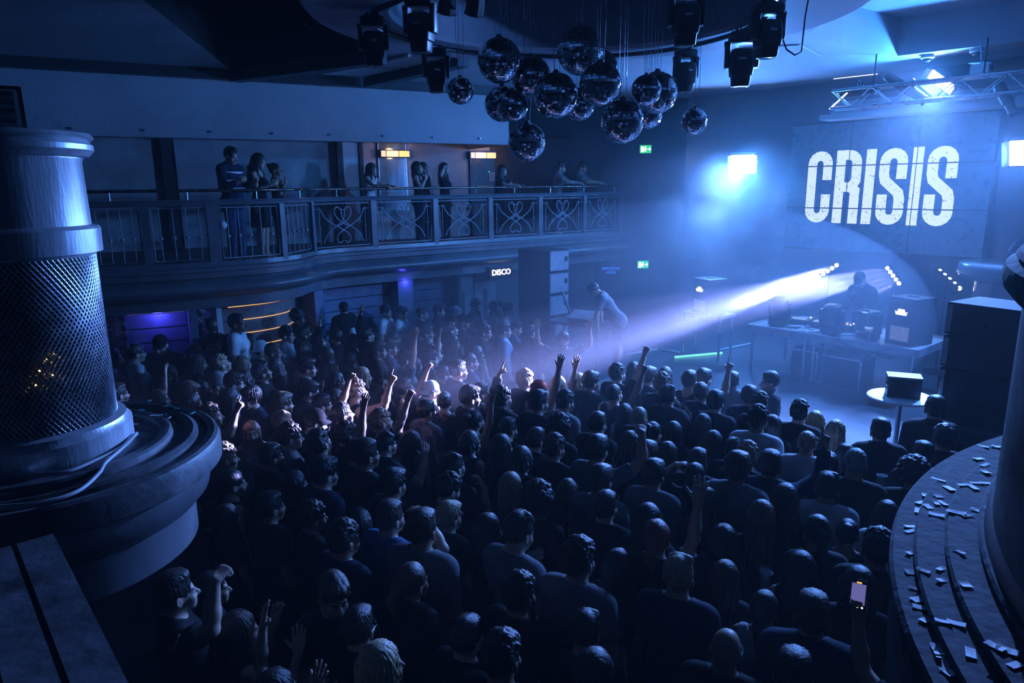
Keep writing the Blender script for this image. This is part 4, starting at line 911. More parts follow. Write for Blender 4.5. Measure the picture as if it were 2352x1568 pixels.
def xf(p, R, t):
    if p[0] == 'c': return ('c', R@p[1]+t, R@p[2]+t, p[3], p[4])
    return ('e', R@p[1]+t, p[2], R@p[3])
# arm poses: (upper dir, forearm dir, hand dir, palm normal, shape) for the right side; the left side is mirrored
DN = ((.16, .02, -1), (.04, .30, -1), None, (-1, 0, 0), 'relax')
FRONT = ((.22, .25, -1), (-.25, 1, .35), None, (-.6, -.1, .5), 'relax')
POSE = {
 's': (DN, DN, 0, 0, 0), 'h': (DN, DN, 25, 18, 0),
 'f': (FRONT, FRONT, 0, -14, 0),
 'c': (((.30, .55, -.45), (-.30, .55, 1), (-.1, .2, 1), (-1, .2, 0), 'open'), ((.30, .55, -.45), (-.30, .55, 1), (-.1, .2, 1), (-1, .2, 0), 'open'), 0, 0, 0),
 'u': (((.30, .12, 1), (.02, .16, 1), (.05, .18, 1), (-.2, 1, 0), 'open'), DN, 5, 8, 0),
 'i': (((.32, .35, .9), (.02, .42, 1), (0, .5, 1), (-.3, 1, -.3), 'fist'), DN, 0, 8, 0),
 'p': (((.45, .50, .25), (-.02, .35, 1), (0, .5, 1), (-.6, .8, 0), 'point'), DN, 0, 6, 0),
 'b': (((.75, .15, .55), (.0, .15, 1), (.05, .2, 1), (-.2, 1, 0), 'open'), ((.75, .15, .55), (.0, .15, 1), (.05, .2, 1), (-.2, 1, 0), 'open'), 0, 6, 0),
 'e': (((.85, .25, .30), (-.75, .12, .75), (-.8, .0, .3), (-.3, 0, -1), 'relax'), DN, 0, 0, 0),
 'm': (((.30, .45, -.80), (-.55, .45, 1), (-.6, .1, .8), (-.6, -.7, 0), 'relax'), DN, 0, 8, 0),
 'x': (((.55, .40, .45), (-.20, .20, 1), (-.5, .7, .3), (-.3, .2, -1), 'fist'), DN, 10, 4, 0),
 'o': (((.25, .65, .30), (-.05, .45, 1), (0, .1, 1), (-.25, 1, 0), 'grip'), DN, 0, 6, 0),
 'r': (((1, .25, -.15), (1, .35, .05), (1, .4, 0), (0, 0, -1), 'relax'), DN, 0, 0, 0),
 'v': (((.25, .70, -.26), (-.25, 1, .10), None, (-.2, 0, -1), 'relax'), ((.25, .70, -.26), (-.25, 1, .10), None, (-.2, 0, -1), 'relax'), 5, 4, 10),
 'l': (((.20, .75, -.55), (-.10, .55, -.8), None, (-1, 0, 0), 'relax'), ((.20, .75, -.55), (-.10, .55, -.8), None, (-1, 0, 0), 'relax'), 0, -28, 38),
 'd': (((.25, .35, -.85), (-.20, .8, -.45), None, (0, 0, -1), 'relax'), ((.25, .35, -.85), (-.20, .8, -.45), None, (0, 0, -1), 'relax'), 15, -22, 12)}
POSE['w'] = (POSE['p'][0], POSE['e'][0], 0, 6, 0)
def hand_prims(Wp, d, n, side, shape):
    d = nrm(d); n = np.asarray(n, float); n = nrm(n-d*(n@d)); s_ = nrm(np.cross(d, n))*side; out = []
    K = {'relax': (.35, .45, .35), 'open': (.06, .12, .10), 'fist': (1.45, 1.6, 1.1), 'point': (1.4, 1.6, 1.1), 'grip': (.7, .75, .5)}[shape]; spread = 5.5 if shape == 'open' else 1.5
    for i, off in enumerate((.031, .0105, -.0105, -.030)):
        kn = Wp+d*(.088-.004*abs(i-1.2))+s_*off; out.append((cone(Wp+d*.008+s_*off*.55, kn, .0150, .0125), .014))
        cu = K if not (shape == 'point' and i == 0) else (.03, .05, .05)
        if shape == 'open': cu = tuple(c*(1+.5*i) for c in cu)
        L_ = (.074, .083, .077, .060)[i]; dd = nrm(d+s_*off*spread); p0 = kn; ang = 0
        for q, (fr_, r_) in enumerate(zip((.46, .30, .24), (.0095, .0088, .0078))):
            ang += cu[q]; v = dd*math.cos(ang)+n*math.sin(ang); p1 = p0+v*L_*fr_; out.append((cone(p0, p1, r_+.0006, r_), .005)); p0 = p1
    tb0 = Wp+d*.028+s_*.024; tv = nrm(d*.60+s_*(.85 if shape == 'open' else .45)+n*(.25 if shape == 'open' else .7)); t1 = tb0+tv*.044; tv2 = nrm(tv+(d*.35 if shape == 'open' else n*.5-s_*.55)); t2 = t1+tv2*.034
    out += [(cone(Wp+d*.012+s_*.012, tb0, .016, .015), .012), (cone(tb0, t1, .014, .0115), .010), (cone(t1, t2, .0112, .009), .005)]
    return out
def skeleton(pose, fem):
    Ra, La, yaw, pit, lean = POSE[pose]; T = []; sw = .150 if fem else .178
    Ru = rotm('x', -math.radians(lean)); piv = np.array([0, 0, .95])
    def up(p): return Ru@(np.asarray(p, float)-piv)+piv
    J = {'Ru': Ru, 'up': up}
    hip = [ell((0, -.01, .93), (.165 if fem else .155, .118, .13)), ell((.07, -.045, .90), (.09, .09, .10)), ell((-.07, -.045, .90), (.09, .09, .10))]
    legs = []
    for s_ in (-1, 1):
        legs += [cone((s_*.085, 0, .88), (s_*.10, .015, .49), .088 if fem else .085, .056), cone((s_*.10, .015, .49), (s_*.10, -.01, .09), .056, .040), ell((s_*.10, -.03, .33), (.05, .055, .12)),
                 cone((s_*.10, -.02, .055), (s_*.115, .12, .035), .045, .034)]
    if fem: tor = [ell((0, 0, 1.08), (.125, .092, .17)), ell((0, -.005, 1.27), (.140, .098, .17)), ell((.062, .075, 1.265), (.062, .055, .062)), ell((-.062, .075, 1.265), (.062, .055, .062))]
    else: tor = [ell((0, .004, 1.08), (.142, .10, .18)), ell((0, -.005, 1.28), (.165, .112, .18)), ell((.07, .06, 1.31), (.08, .055, .065)), ell((-.07, .06, 1.31), (.08, .055, .065))]
    tor += [cone((-sw+.035, -.012, 1.405), (sw-.035, -.012, 1.405), .056 if fem else .064), cone((0, -.03, 1.475), (sw-.03, -.015, 1.415), .042, .045), cone((0, -.03, 1.475), (-sw+.03, -.015, 1.415), .042, .045)]
    tor = [xf(p, Ru, piv-Ru@piv) for p in tor]
    Rh = Ru@rotm('x', math.radians(pit*.5)+math.radians(lean*.35))@rotm('z', math.radians(yaw))@rotm('x', math.radians(pit*.5)); hb = up((0, .012, 1.505)); J['Rh'] = Rh; J['hb'] = hb
    nr = .046 if fem else .056
    neck = [cone(up((0, -.022, 1.43)), hb+Rh@np.array([0, -.022, .06]), nr+.008, nr)]
    arms = []; J['arms'] = []
    for s_, A in ((1, Ra), (-1, La)):
        m = np.array([s_, 1, 1.0]); S = up((s_*sw, -.012, 1.405)); kf = .92 if fem else 1.0
        E = S+Ru@(nrm(A[0])*m)*.285*kf; Wp = E+Ru@(nrm(A[1])*m)*.250*kf; hd = Ru@(nrm(A[2] if A[2] is not None else A[1])*m); pn = Ru@(np.array(A[3], float)*m)
        r0, r1, r2 = (.046, .036, .024) if fem else (.054, .043, .028)
        arms += [(cone(S, E, r0, r1), .03), (cone(E, E+(Wp-E)*.35, r1, r1*1.02), .02), (cone(E+(Wp-E)*.3, Wp, r1*1.02, r2), .02)]
        arms += hand_prims(Wp, hd, pn, s_, A[4]); J['arms'].append((S, E, Wp, hd, pn))
    return hip, legs, tor, neck, arms, J
def head_prims(R, t):
    A = [(ell((0, -.014, .132), (.076, .097, .098)), .01), (ell((0, .020, .070), (.057, .074, .078)), .03), (ell((0, .046, .034), (.042, .046, .036)), .03), (cone((-.014, .068, .010), (.014, .068, .010), .019), .025),
         (cone((-.034, .076, .112), (.034, .076, .112), .014), .02), (ell((.040, .062, .062), (.026, .026, .028)), .02), (ell((-.040, .062, .062), (.026, .026, .028)), .02),
         (cone((0, .092, .096), (0, .114, .062), .0085, .0125), .010), (cone((-.013, .098, .056), (.013, .098, .056), .0085), .008), (cone((-.019, .088, .036), (.019, .088, .036), .0085), .008), (cone((-.014, .088, .026), (.014, .088, .026), .009), .006)]
    for s_ in (-1, 1): A.append((ell((s_*.079, -.012, .086), (.011, .021, .034), rotm('z', s_*.35)@rotm('x', .15)), .008))
    B = [(ell((s_*.031, .098, .094), (.020, .016, .013)), .012) for s_ in (-1, 1)]+[(ell((s_*.087, -.006, .088), (.006, .010, .018)), .004) for s_ in (-1, 1)]
    E_ = [(ell((s_*.031, .079, .093), (.0145, .0125, .0115)), .003) for s_ in (-1, 1)]
    return [[(xf(p, R, t), k) for p, k in L_] for L_ in (A, B, E_)]
BODY = {}
def get_body(pose, fem):
    if (pose, fem) in BODY: return BODY[pose, fem]
    hip, legs, tor, neck, arms, J = skeleton(pose, fem); allp = hip+legs+tor+[a for a, k in arms]
    lo = np.min([np.minimum(p[1], p[2])-max(p[3], p[4]) if p[0] == 'c' else p[1]-max(p[2]) for p in allp], 0)-.03; hi = np.max([np.maximum(p[1], p[2])+max(p[3], p[4]) if p[0] == 'c' else p[1]+max(p[2]) for p in allp], 0)+.03
    hi = np.maximum(hi, J['hb']+np.array([.13, .15, .28])); lo = np.minimum(lo, J['hb']-np.array([.13, .13, 0]))
    lo[2] = -.002
    zf = min(1.36, min(A[2][2] for A in J['arms'])-.15) if any(A[2][2] > 1.1 for A in J['arms']) else 1.36
    zf = max(.95, zf) if pose not in 'l' else 1.0
    f = Field(lo, hi, .0075, zf, .0068, .016)
    for p in hip+legs+tor: f.add(p, .05)
    for p in neck: f.add(p, .035)
    A, B, E_ = head_prims(J['Rh'], J['hb'])
    for p, k in A: f.add(p, k)
    for p, k in B: f.sub(p, k)
    for p, k in E_: f.add(p, k)
    for p, k in arms: f.add(p, k)
    V_, Q = f.mesh()
    H_ = (V_-J['hb'])@J['Rh']; mk_ = np.zeros(len(V_)); ax = np.abs(H_[:, 0]); near = H_[:, 2] > -.02
    eye = near & (H_[:, 1] > .078) & (((ax-.031)/.0145)**2+((H_[:, 2]-.093)/.0085)**2 < 1); mk_[eye] = 3
    pup = near & (H_[:, 1] > .08) & ((ax-.031)**2+(H_[:, 2]-.093)**2 < .0062**2); mk_[pup] = 1
    brow = near & (H_[:, 1] > .062) & (ax > .013) & (ax < .052) & (np.abs(H_[:, 2]-.1165+.05*(ax-.03)) < .0055); mk_[brow] = 1
    lip = near & (H_[:, 1] > .083) & (ax < .025) & (np.abs(H_[:, 2]-.031) < .0105); mk_[lip] = 2
    BODY[pose, fem] = (np_mesh('body', V_, Q, M_skin, mk_), J, (hip, legs, tor, neck, arms)); return BODY[pose, fem]
CLO = {}
def wrinkle(V_, amp, seed=0, f=(17, 13, 11)):
    r = np.random.RandomState(seed); D = np.zeros(len(V_))
    for i in range(7):
        k = r.normal(size=3)*np.array(f)*(1+.5*i); D += np.sin(V_@k+r.uniform(0, 6.3))/(1+.5*i)
    c = V_.mean(0); N_ = V_-np.array([c[0], c[1], 0]); N_[:, 2] = 0; N_ /= np.maximum(1e-3, np.linalg.norm(N_, axis=1))[:, None]
    return V_+N_*(D*amp)[:, None]
def get_top(pose, fem, kind):
    key = (pose, fem, kind)
    if key in CLO: return CLO[key]
    _, J, (hip, legs, tor, neck, arms) = get_body(pose, fem); g = {'t': .014, 'n': .008, 'j': .024}[kind]; up = J['up']
    hem = {'t': .80, 'n': .93, 'j': .76}[kind]
    pr_ = [(('e', p[1], p[2]+g, p[3]) if p[0] == 'e' else ('c', p[1], p[2], p[3]+g, p[4]+g), .05) for p in tor]
    pr_ += [(('e', p[1], p[2]+g+.006, p[3]), .06) for p in hip]
    slv = []
    if kind != 'n':
        for (S, E, Wp, hd, pn) in J['arms']:
            r0, r1, r2 = (.046, .036, .024) if fem else (.054, .043, .028)
            if kind == 't': slv.append((cone(S, S+(E-S)*.72, r0+g*.9, r1+g*1.6), S+(E-S)*.66, nrm(E-S)))
            else: slv += [(cone(S, E, r0+g*.8, r1+g), None, None), (cone(E, Wp, r1+g, r2+g*.8), E+(Wp-E)*.93, nrm(Wp-E))]
    pts = np.array([p[1] for p, k in pr_]+[q for c, a, b in slv for q in (c[1], c[2])]); lo = pts.min(0)-.25; hi = pts.max(0)+.2; lo[2] = max(hem-.05, lo[2]) if pose not in 'l' else .7
    hi[2] = min(hi[2], 2.15)
    f = Field(lo, hi, .0105, 9 if False else lo[2], .0105, .0105)
    for p, k in pr_: f.add(p, k)
    if kind == 'n':
        for s_ in (-1, 1): f.sub(ell(up((s_*.215, -.01, 1.40)), (.075, .13, .14)), .01)
        f.sub(ell(up((0, .03, 1.50)), (.095, .13, .14)), .02)
    base = f.F.copy()
    for c, a, b in slv:
        g2 = Field.__new__(Field); g2.xs, g2.ys, g2.zs = f.xs, f.ys, f.zs; g2.F = np.full_like(f.F, .15); g2.add(c, .01)
        if a is not None:
            w_ = g2.win(*g2.bb(c, .08)); D = (g2.xs[w_[0]][:, None, None]-a[0])*b[0]+(g2.ys[w_[1]][None, :, None]-a[1])*b[1]+(g2.zs[w_[2]][None, None, :]-a[2])*b[2]
            g2.F[w_] = np.maximum(g2.F[w_], D.astype(np.float32))
        k = .035; h = np.maximum(k-np.abs(f.F-g2.F), 0)/k; f.F = np.minimum(f.F, g2.F)-h*h*k*.25
    if kind != 'n':
        nk = up((0, .012, 1.515)); f.sub(ell(nk, (.078, .085, .062) if kind == 't' else (.070, .078, .050), J['Ru']), .008)
    f.cut((0, 0, hem), (0, 0, -1))
    V_, Q = f.mesh(); V_ = wrinkle(V_, .0022 if kind != 'j' else .0034, hash(key) % 97 if False else len(CLO))
    CLO[key] = np_mesh('top', V_, Q, M_cloth); return CLO[key]
TRO = {}
def get_trousers(fem, skirt=False):
    if (fem, skirt) in TRO: return TRO[fem, skirt]
    hip, legs, *_ = skeleton('s', fem); f = Field((-.3, -.25, .04 if not skirt else .50), (.3, .25, 1.06), .014, -1, .016, .016)
    for p in hip: f.add(('e', p[1], p[2]+.010, p[3]), .05)
    if skirt: f.add(cone((0, 0, .95), (0, 0, .52), .15, .19), .04)
    else:
        for p in legs[0:2]+legs[4:6]: f.add(('c', p[1], p[2], p[3]+.014, p[4]+.020), .03)
    f.cut((0, 0, 1.0), (0, 0, 1)); f.cut((0, 0, .08 if not skirt else .54), (0, 0, -1)); V_, Q = f.mesh()
    TRO[fem, skirt] = np_mesh('trousers', wrinkle(V_, .002, 5), Q, M_denim); return TRO[fem, skirt]
HAIRM = {}
def hair_mesh(st_):
    if st_ in HAIRM: return HAIRM[st_]
    r = np.random.RandomState(sum(map(ord, st_))); long_ = st_ in ('lo', 'wa', 'po', 'bo')
    f = Field((-.22, -.26, -.34 if long_ else -.06), (.22, .19, .36), .0062, -1, .0066, .0066)
    cut_face = True
    def shell(top, side, back): f.add(ell((0, -.016-back*.5, .136+top*.4), (.078+side, .099+back*.7, .100+top)), .01)
    if st_ == 'bz': shell(.004, .004, .004)
    elif st_ == 'cr':
        shell(.012, .007, .007); f.add(ell((0, .010, .205), (.070, .075, .034)), .02)
    elif st_ == 'mo':
        shell(.020, .012, .012); f.add(ell((0, .030, .198), (.078, .082, .042)), .02)
        for i in range(26): a = r.uniform(-1.5, 1.5); f.add(cone((.05*math.sin(a), .05*math.cos(a)-.01, .22), (.083*math.sin(a)+r.normal()*.008, .100*math.cos(a)-.008, .140+r.uniform(-.012, .02)), .017, .007), .010)
    elif st_ == 'sw':
        shell(.012, .006, .007)
        for i in range(22):
            x = r.uniform(-.055, .055); h = .215-3.2*x*x; y1 = .062-4*x*x
            f.add(cone((x, y1, h-.022), (x*1.05+.006, .0, h+.016), .012, .016), .012); f.add(cone((x*1.05+.006, .0, h+.016), (x*.9, -.075, h-.012), .016, .009), .012)
    elif st_ == 'cu':
        shell(.012, .008, .010)
        for i in range(120):
            a, b = r.uniform(0, 6.3), r.uniform(.02, 1.25); d = np.array([math.sin(b)*math.cos(a), math.sin(b)*math.sin(a), math.cos(b)]); f.add(ell(np.array([0, -.012, .138])+d*np.array([.084, .104, .112]), (r.uniform(.012, .021),)*3), .006)
    elif st_ == 'af':
        f.add(ell((0, -.025, .165), (.118, .120, .118)), .01)
        for i in range(150):
            a, b = r.uniform(0, 6.3), r.uniform(.02, 1.75); d = np.array([math.sin(b)*math.cos(a), math.sin(b)*math.sin(a), math.cos(b)]); f.add(ell(np.array([0, -.025, .165])+d*.114, (r.uniform(.014, .022),)*3), .006)
    elif st_ in ('lo', 'wa', 'bo'):
        shell(.014, .012, .014); L_ = -.26 if st_ != 'bo' else -.01
        f.add(cone((0, -.065, .12), (0, -.10, L_+.06), .080, .055), .03)
        for s_ in (-1, 1):
            f.add(cone((s_*.060, -.035, .14), (s_*.085, -.045, L_+.10), .036, .028), .02)
            f.add(cone((s_*.070, .015, .15), (s_*.092, .02, (L_+.14)), .022, .018), .02)
        for i in range(26):
            a = r.uniform(.8, 5.48); c, s_ = math.sin(a), math.cos(a); p0 = np.array([.07*c, .085*s_-.02, .16]); p1 = np.array([.098*c, .10*s_-.045, L_+r.uniform(0, .06)]); pm = (p0+p1)/2+np.array([c*.02, s_*.02, 0])
            if st_ == 'wa': pm = pm+r.normal(size=3)*.012
            f.add(cone(p0, pm, .016, .014), .010); f.add(cone(pm, p1+(r.normal(size=3)*.012 if st_ == 'wa' else 0), .014, .006), .010)
    elif st_ == 'po':
        shell(.008, .006, .008); f.add(ell((0, -.125, .165), (.022, .022, .022)), .02); f.add(cone((0, -.13, .165), (0, -.175, .06), .026, .034), .02); f.add(cone((0, -.175, .06), (0, -.155, -.14), .034, .010), .02)
    elif st_ == 'bu':
        shell(.008, .006, .008); f.add(ell((0, -.105, .205), (.045, .042, .042)), .015)
    fringe = st_ in ('mo', 'cu', 'af')
    # open the face and the nape
    f.sub(ell((0, .115, .075), (.072, .062, .088 if not fringe else .075)), .012); f.sub(ell((0, .085, .02), (.085, .085, .075)), .015)
    if not long_: f.sub(ell((0, .0, -.005), (.13, .14, .06)), .015)
    for s_ in (-1, 1):
        if st_ in ('bz', 'cr', 'mo', 'sw', 'cu', 'po', 'bu'): f.sub(ell((s_*.085, .010, .07), (.03, .045, .042)), .01)
    V_, Q = f.mesh()
    if st_ not in ('cu', 'af', 'bz'):
        an = np.arctan2(V_[:, 0], V_[:, 1]+.03); rad = np.sqrt(V_[:, 0]**2+(V_[:, 1]+.03)**2); w2 = np.clip(rad/.05, 0, 1)
        dd = .0022*np.sin(an*23+2*np.sin(V_[:, 2]*14))+.0018*np.sin(an*31+1.3+3*np.sin(V_[:, 2]*9+an))
        V_[:, 0] += V_[:, 0]/np.maximum(rad, .01)*dd*w2; V_[:, 1] += (V_[:, 1]+.03)/np.maximum(rad, .01)*dd*w2
    HAIRM[st_] = np_mesh('hair', wrinkle(V_, .0016 if st_ not in ('cu', 'af', 'wa') else .003, 3, (60, 55, 25) if long_ else (70, 70, 60)), Q, M_curl if st_ in ('cu', 'af') else M_hair); return HAIRM[st_]
def hat_parts(kind, R4, parent, col):
    if kind in ('cap', 'capb'):
        m = MB(); prof = [(.096*math.sin(a), .155+.098*math.cos(a)) for a in [math.radians(x) for x in (0, 15, 30, 45, 60, 75, 88)]]+[(.097, .145)]
        m.lathe(prof, 28); m.v = [(v[0]*.92, v[1]*1.08-.014, v[2]) for v in m.v]
        me = m.mesh('cap'); me.materials.append(M_cloth); o = mk('cap', me, None, parent, True); o.matrix_local = R4; o.color = col
        m = MB(); sg = 1 if kind == 'cap' else -1; n = 14; rows = []
        for j, ext in enumerate((0, .035, .07)):
            for i in range(n+1):
                a = math.radians(25+130*i/n); m.v.append((.090*math.cos(a)*(1-.05*j), sg*((.10*math.sin(a))+ext*math.sin(a))-.014, .150-.012*j-.03*(math.cos(a))**2*j*.5))
        m.v += [(x, y, z-.005) for x, y, z in m.v]; K = 3*(n+1)
        for q, fl in ((0, 1), (K, -1)):
            for j in range(2):
                for i in range(n): F_ = (q+j*(n+1)+i, q+j*(n+1)+i+1, q+(j+1)*(n+1)+i+1, q+(j+1)*(n+1)+i); m.f.append(F_ if fl > 0 else F_[::-1])
        for i in range(n): m.f.append((2*(n+1)+i, 2*(n+1)+i+1, K+2*(n+1)+i+1, K+2*(n+1)+i))
        me = m.mesh('cap_brim'); me.materials.append(M_cloth); o2 = mk('cap_brim', me, None, o, True); o2.color = col
    else:
        m = MB(); prof = [(.0, .285), (.05, .275), (.085, .245), (.098, .20), (.101, .155), (.106, .15), (.106, .115), (.098, .11)]
        m.lathe(prof, 28); m.v = [(v[0]*.90, v[1]*1.06-.016, v[2]) for v in m.v]; me = m.mesh('beanie'); me.materials.append(M_cloth); o = mk('beanie', me, None, parent, True); o.matrix_local = R4; o.color = col
M_cloth = mat('cloth', rough=.85, var=.12, scale=9, bump=.0025, bscale=35, objcol=True, spec=.2)
M_denim = mat('trouser_cloth', rough=.85, var=.2, scale=12, bump=.001, bscale=120, objcol=True, spec=.2)
M_hair = mat('straight_hair', rough=.44, var=.45, scale=26, stretch=(3, 3, .5), bump=.004, bscale=60, objcol=True, spec=.7)
M_curl = mat('curly_hair', rough=.5, var=.45, scale=50, bump=.004, bscale=90, objcol=True, spec=.5)
M_skin = mat('skin', rough=.48, var=.06, scale=25, bump=.0006, bscale=160, objcol=True, spec=.45)
nt = M_skin.node_tree; b_ = nt.nodes['Principled BSDF']; src = b_.inputs['Base Color'].links[0].from_socket
at_ = nt.nodes.new('ShaderNodeAttribute'); at_.attribute_name = 'mark'
def stepmix(prev, lo, col, mode='MIX'):
    c1 = nt.nodes.new('ShaderNodeMath'); c1.operation = 'COMPARE'; c1.inputs[1].default_value = lo; c1.inputs[2].default_value = .45; nt.links.new(at_.outputs['Fac'], c1.inputs[0])
    mx = nt.nodes.new('ShaderNodeMix'); mx.data_type = 'RGBA'; mx.blend_type = mode; nt.links.new(c1.outputs[0], mx.inputs['Factor']); nt.links.new(prev, mx.inputs['A']); mx.inputs['B'].default_value = (*col, 1); return mx.outputs['Result']
src = stepmix(src, 1, (.02, .015, .012)); src = stepmix(src, 2, (.80, .45, .45), 'MULTIPLY'); src = stepmix(src, 3, (.6, .58, .56)); nt.links.new(src, b_.inputs['Base Color'])
b_.inputs['Subsurface Weight'].default_value = 0.0
SKIN = [(.56, .36, .27), (.60, .40, .31), (.50, .31, .22), (.38, .22, .14), (.20, .11, .07)]
HCOL = {'k': ((.010, .009, .009), 'black'), 'd': ((.025, .016, .012), 'dark brown'), 'b': ((.060, .035, .022), 'brown'), 'l': ((.14, .09, .055), 'light brown'), 'y': ((.36, .26, .15), 'blond'), 'g': ((.26, .09, .035), 'ginger'), 'r': ((.30, .05, .03), 'red'), 's': ((.22, .22, .23), 'grey'), 'w': ((.6, .6, .62), 'white')}
TCOL = {'k': ((.012, .012, .014), 'black'), 'n': ((.020, .030, .065), 'navy'), 'w': ((.62, .62, .64), 'white'), 'g': ((.17, .17, .19), 'grey'), 'u': ((.08, .17, .36), 'blue'), 'c': ((.05, .14, .15), 'teal'), 'l': ((.36, .46, .60), 'pale blue'), 'p': ((.02, .04, .032), 'dark green')}
HNAME = {'cr': 'cropped', 'mo': 'fringed', 'cu': 'curly', 'sw': 'swept-back', 'af': 'bushy', 'bz': 'buzz-cut', 'lo': 'long', 'wa': 'wavy', 'po': 'ponytailed', 'bu': 'bun-tied', 'bo': 'bobbed'}
TNAME = {'t': 't-shirt', 'n': 'vest top', 'j': 'jacket'}
PNAME = {'s': '', 'h': ', head up', 'f': ', hands in front', 'c': ', clapping', 'u': ', hand raised', 'i': ', fist raised', 'p': ', pointing upwards', 'b': ', arms raised', 'e': ', hand at head', 'm': ', hand at mouth', 'x': ', arm bent', 'o': ', filming', 'r': ', arm outstretched', 'v': ', leaning on the railing', 'l': ', bending over', 'd': ', working the decks', 'w': ', arms raised to head'}
def place_name(x, y, z):
    if z > 2: return 'on the balcony'
    if x < -3.6 and y > 9.2: return 'by the panelled wall'
    if y > 11.6 and x < .6: return 'below the lettered sign'
    if y > 12.0: return 'behind the balcony front'
    if x < -3.2 and y > 5.5: return 'beyond the mesh column'
    if x < -1.2 and y < 5.2: return 'beside the round ledge'
    if x > 2.2 and y < 5.6: return 'beside the curved ledge'
    if x > 1.4 and y > 6.6: return 'at the stage edge'
    if -2.6 < x < 0.9 and 6.2 < y < 9.2: return 'in the light beam'
    if y > 9.2: return 'in the rear crowd'
    if y < 4.3: return 'in the front crowd'
    if x < 0.2: return 'in the dark crowd'
    return 'in the middle crowd'
prng = random.Random(21)
def person(x, y, sc_, z, hs, hc, tk, tc, pose, mir, yaw, skin=None, legs=None, place=None, label=None, skirt=False):
    fem = hs in ('lo', 'wa', 'po', 'bu', 'bo'); me, J, _ = get_body(pose, fem)
    o = bpy.data.objects.new('person', me); COL.objects.link(o); o.location = (x, y, z); o.rotation_euler = (0, 0, yaw); o.scale = (-sc_ if mir else sc_, sc_, sc_)
    sk = SKIN[prng.choice((0, 0, 1, 1, 2, 2, 3)) if skin is None else skin]; o.color = (*sk, 1)
    R4 = Matrix.Identity(4)
    for i in range(3):
        for j in range(3): R4[i][j] = J['Rh'][i, j]
        R4[i][3] = J['hb'][i]
    hcol, hn = HCOL[hc]
    def tint(c, v=.25): k = 1+prng.uniform(-v, v); return (*(min(1, q*k) for q in c), 1)
    if hs in ('cap', 'capb', 'bn'):
        h = mk('hair', hair_mesh('bz'), None, o); h.color = (.02, .015, .012, 1); h.matrix_local = R4
        hat_parts(hs, R4, o, (*(hcol if hc != 'k' else (.012, .012, .014)), 1)); desc = {'cap': hn+' cap', 'capb': 'backwards '+hn+' cap', 'bn': hn+' beanie'}[hs]; desc = 'wearing a '+desc+' and'; 
    elif hs == 'ba': desc = 'with bald head in'
    else:
        h = mk('hair', hair_mesh(hs), None, o); h.color = tint(hcol); h.matrix_local = R4; desc = 'with '+HNAME[hs]+' '+hn+' hair in'
    s_ = mk('shirt' if tk == 't' else 'jacket' if tk == 'j' else 'vest_top', get_top(pose, fem, tk), None, o); s_.color = tint(TCOL[tc][0], .2)
    if pose != 'l':
        t_ = mk('skirt' if skirt else 'trousers', get_trousers(fem, skirt), None, o); t_.color = legs or prng.choice(((.012, .012, .014, 1), (.02, .028, .055, 1), (.03, .03, .035, 1), (.015, .02, .03, 1)))
    else:
        t_ = mk('trousers', get_trousers(fem), None, o); t_.color = (.015, .015, .018, 1)
    lb = label or 'person '+desc+' '+TCOL[tc][1]+' '+TNAME[tk]+PNAME[pose]+(', ' if PNAME[pose] == '' else ' ')+(place or place_name(x, y, z))
    if len(lb.replace(',', ' ').split()) > 16: lb = lb.replace(', hands in front', '').replace(', head up', '').replace(' the ', ' ')
    tag(o, lb, 'person', 'clubbers on the balcony' if z > 2 else 'crowd on the dance floor' if z < .5 else 'performers on the stage'); return o
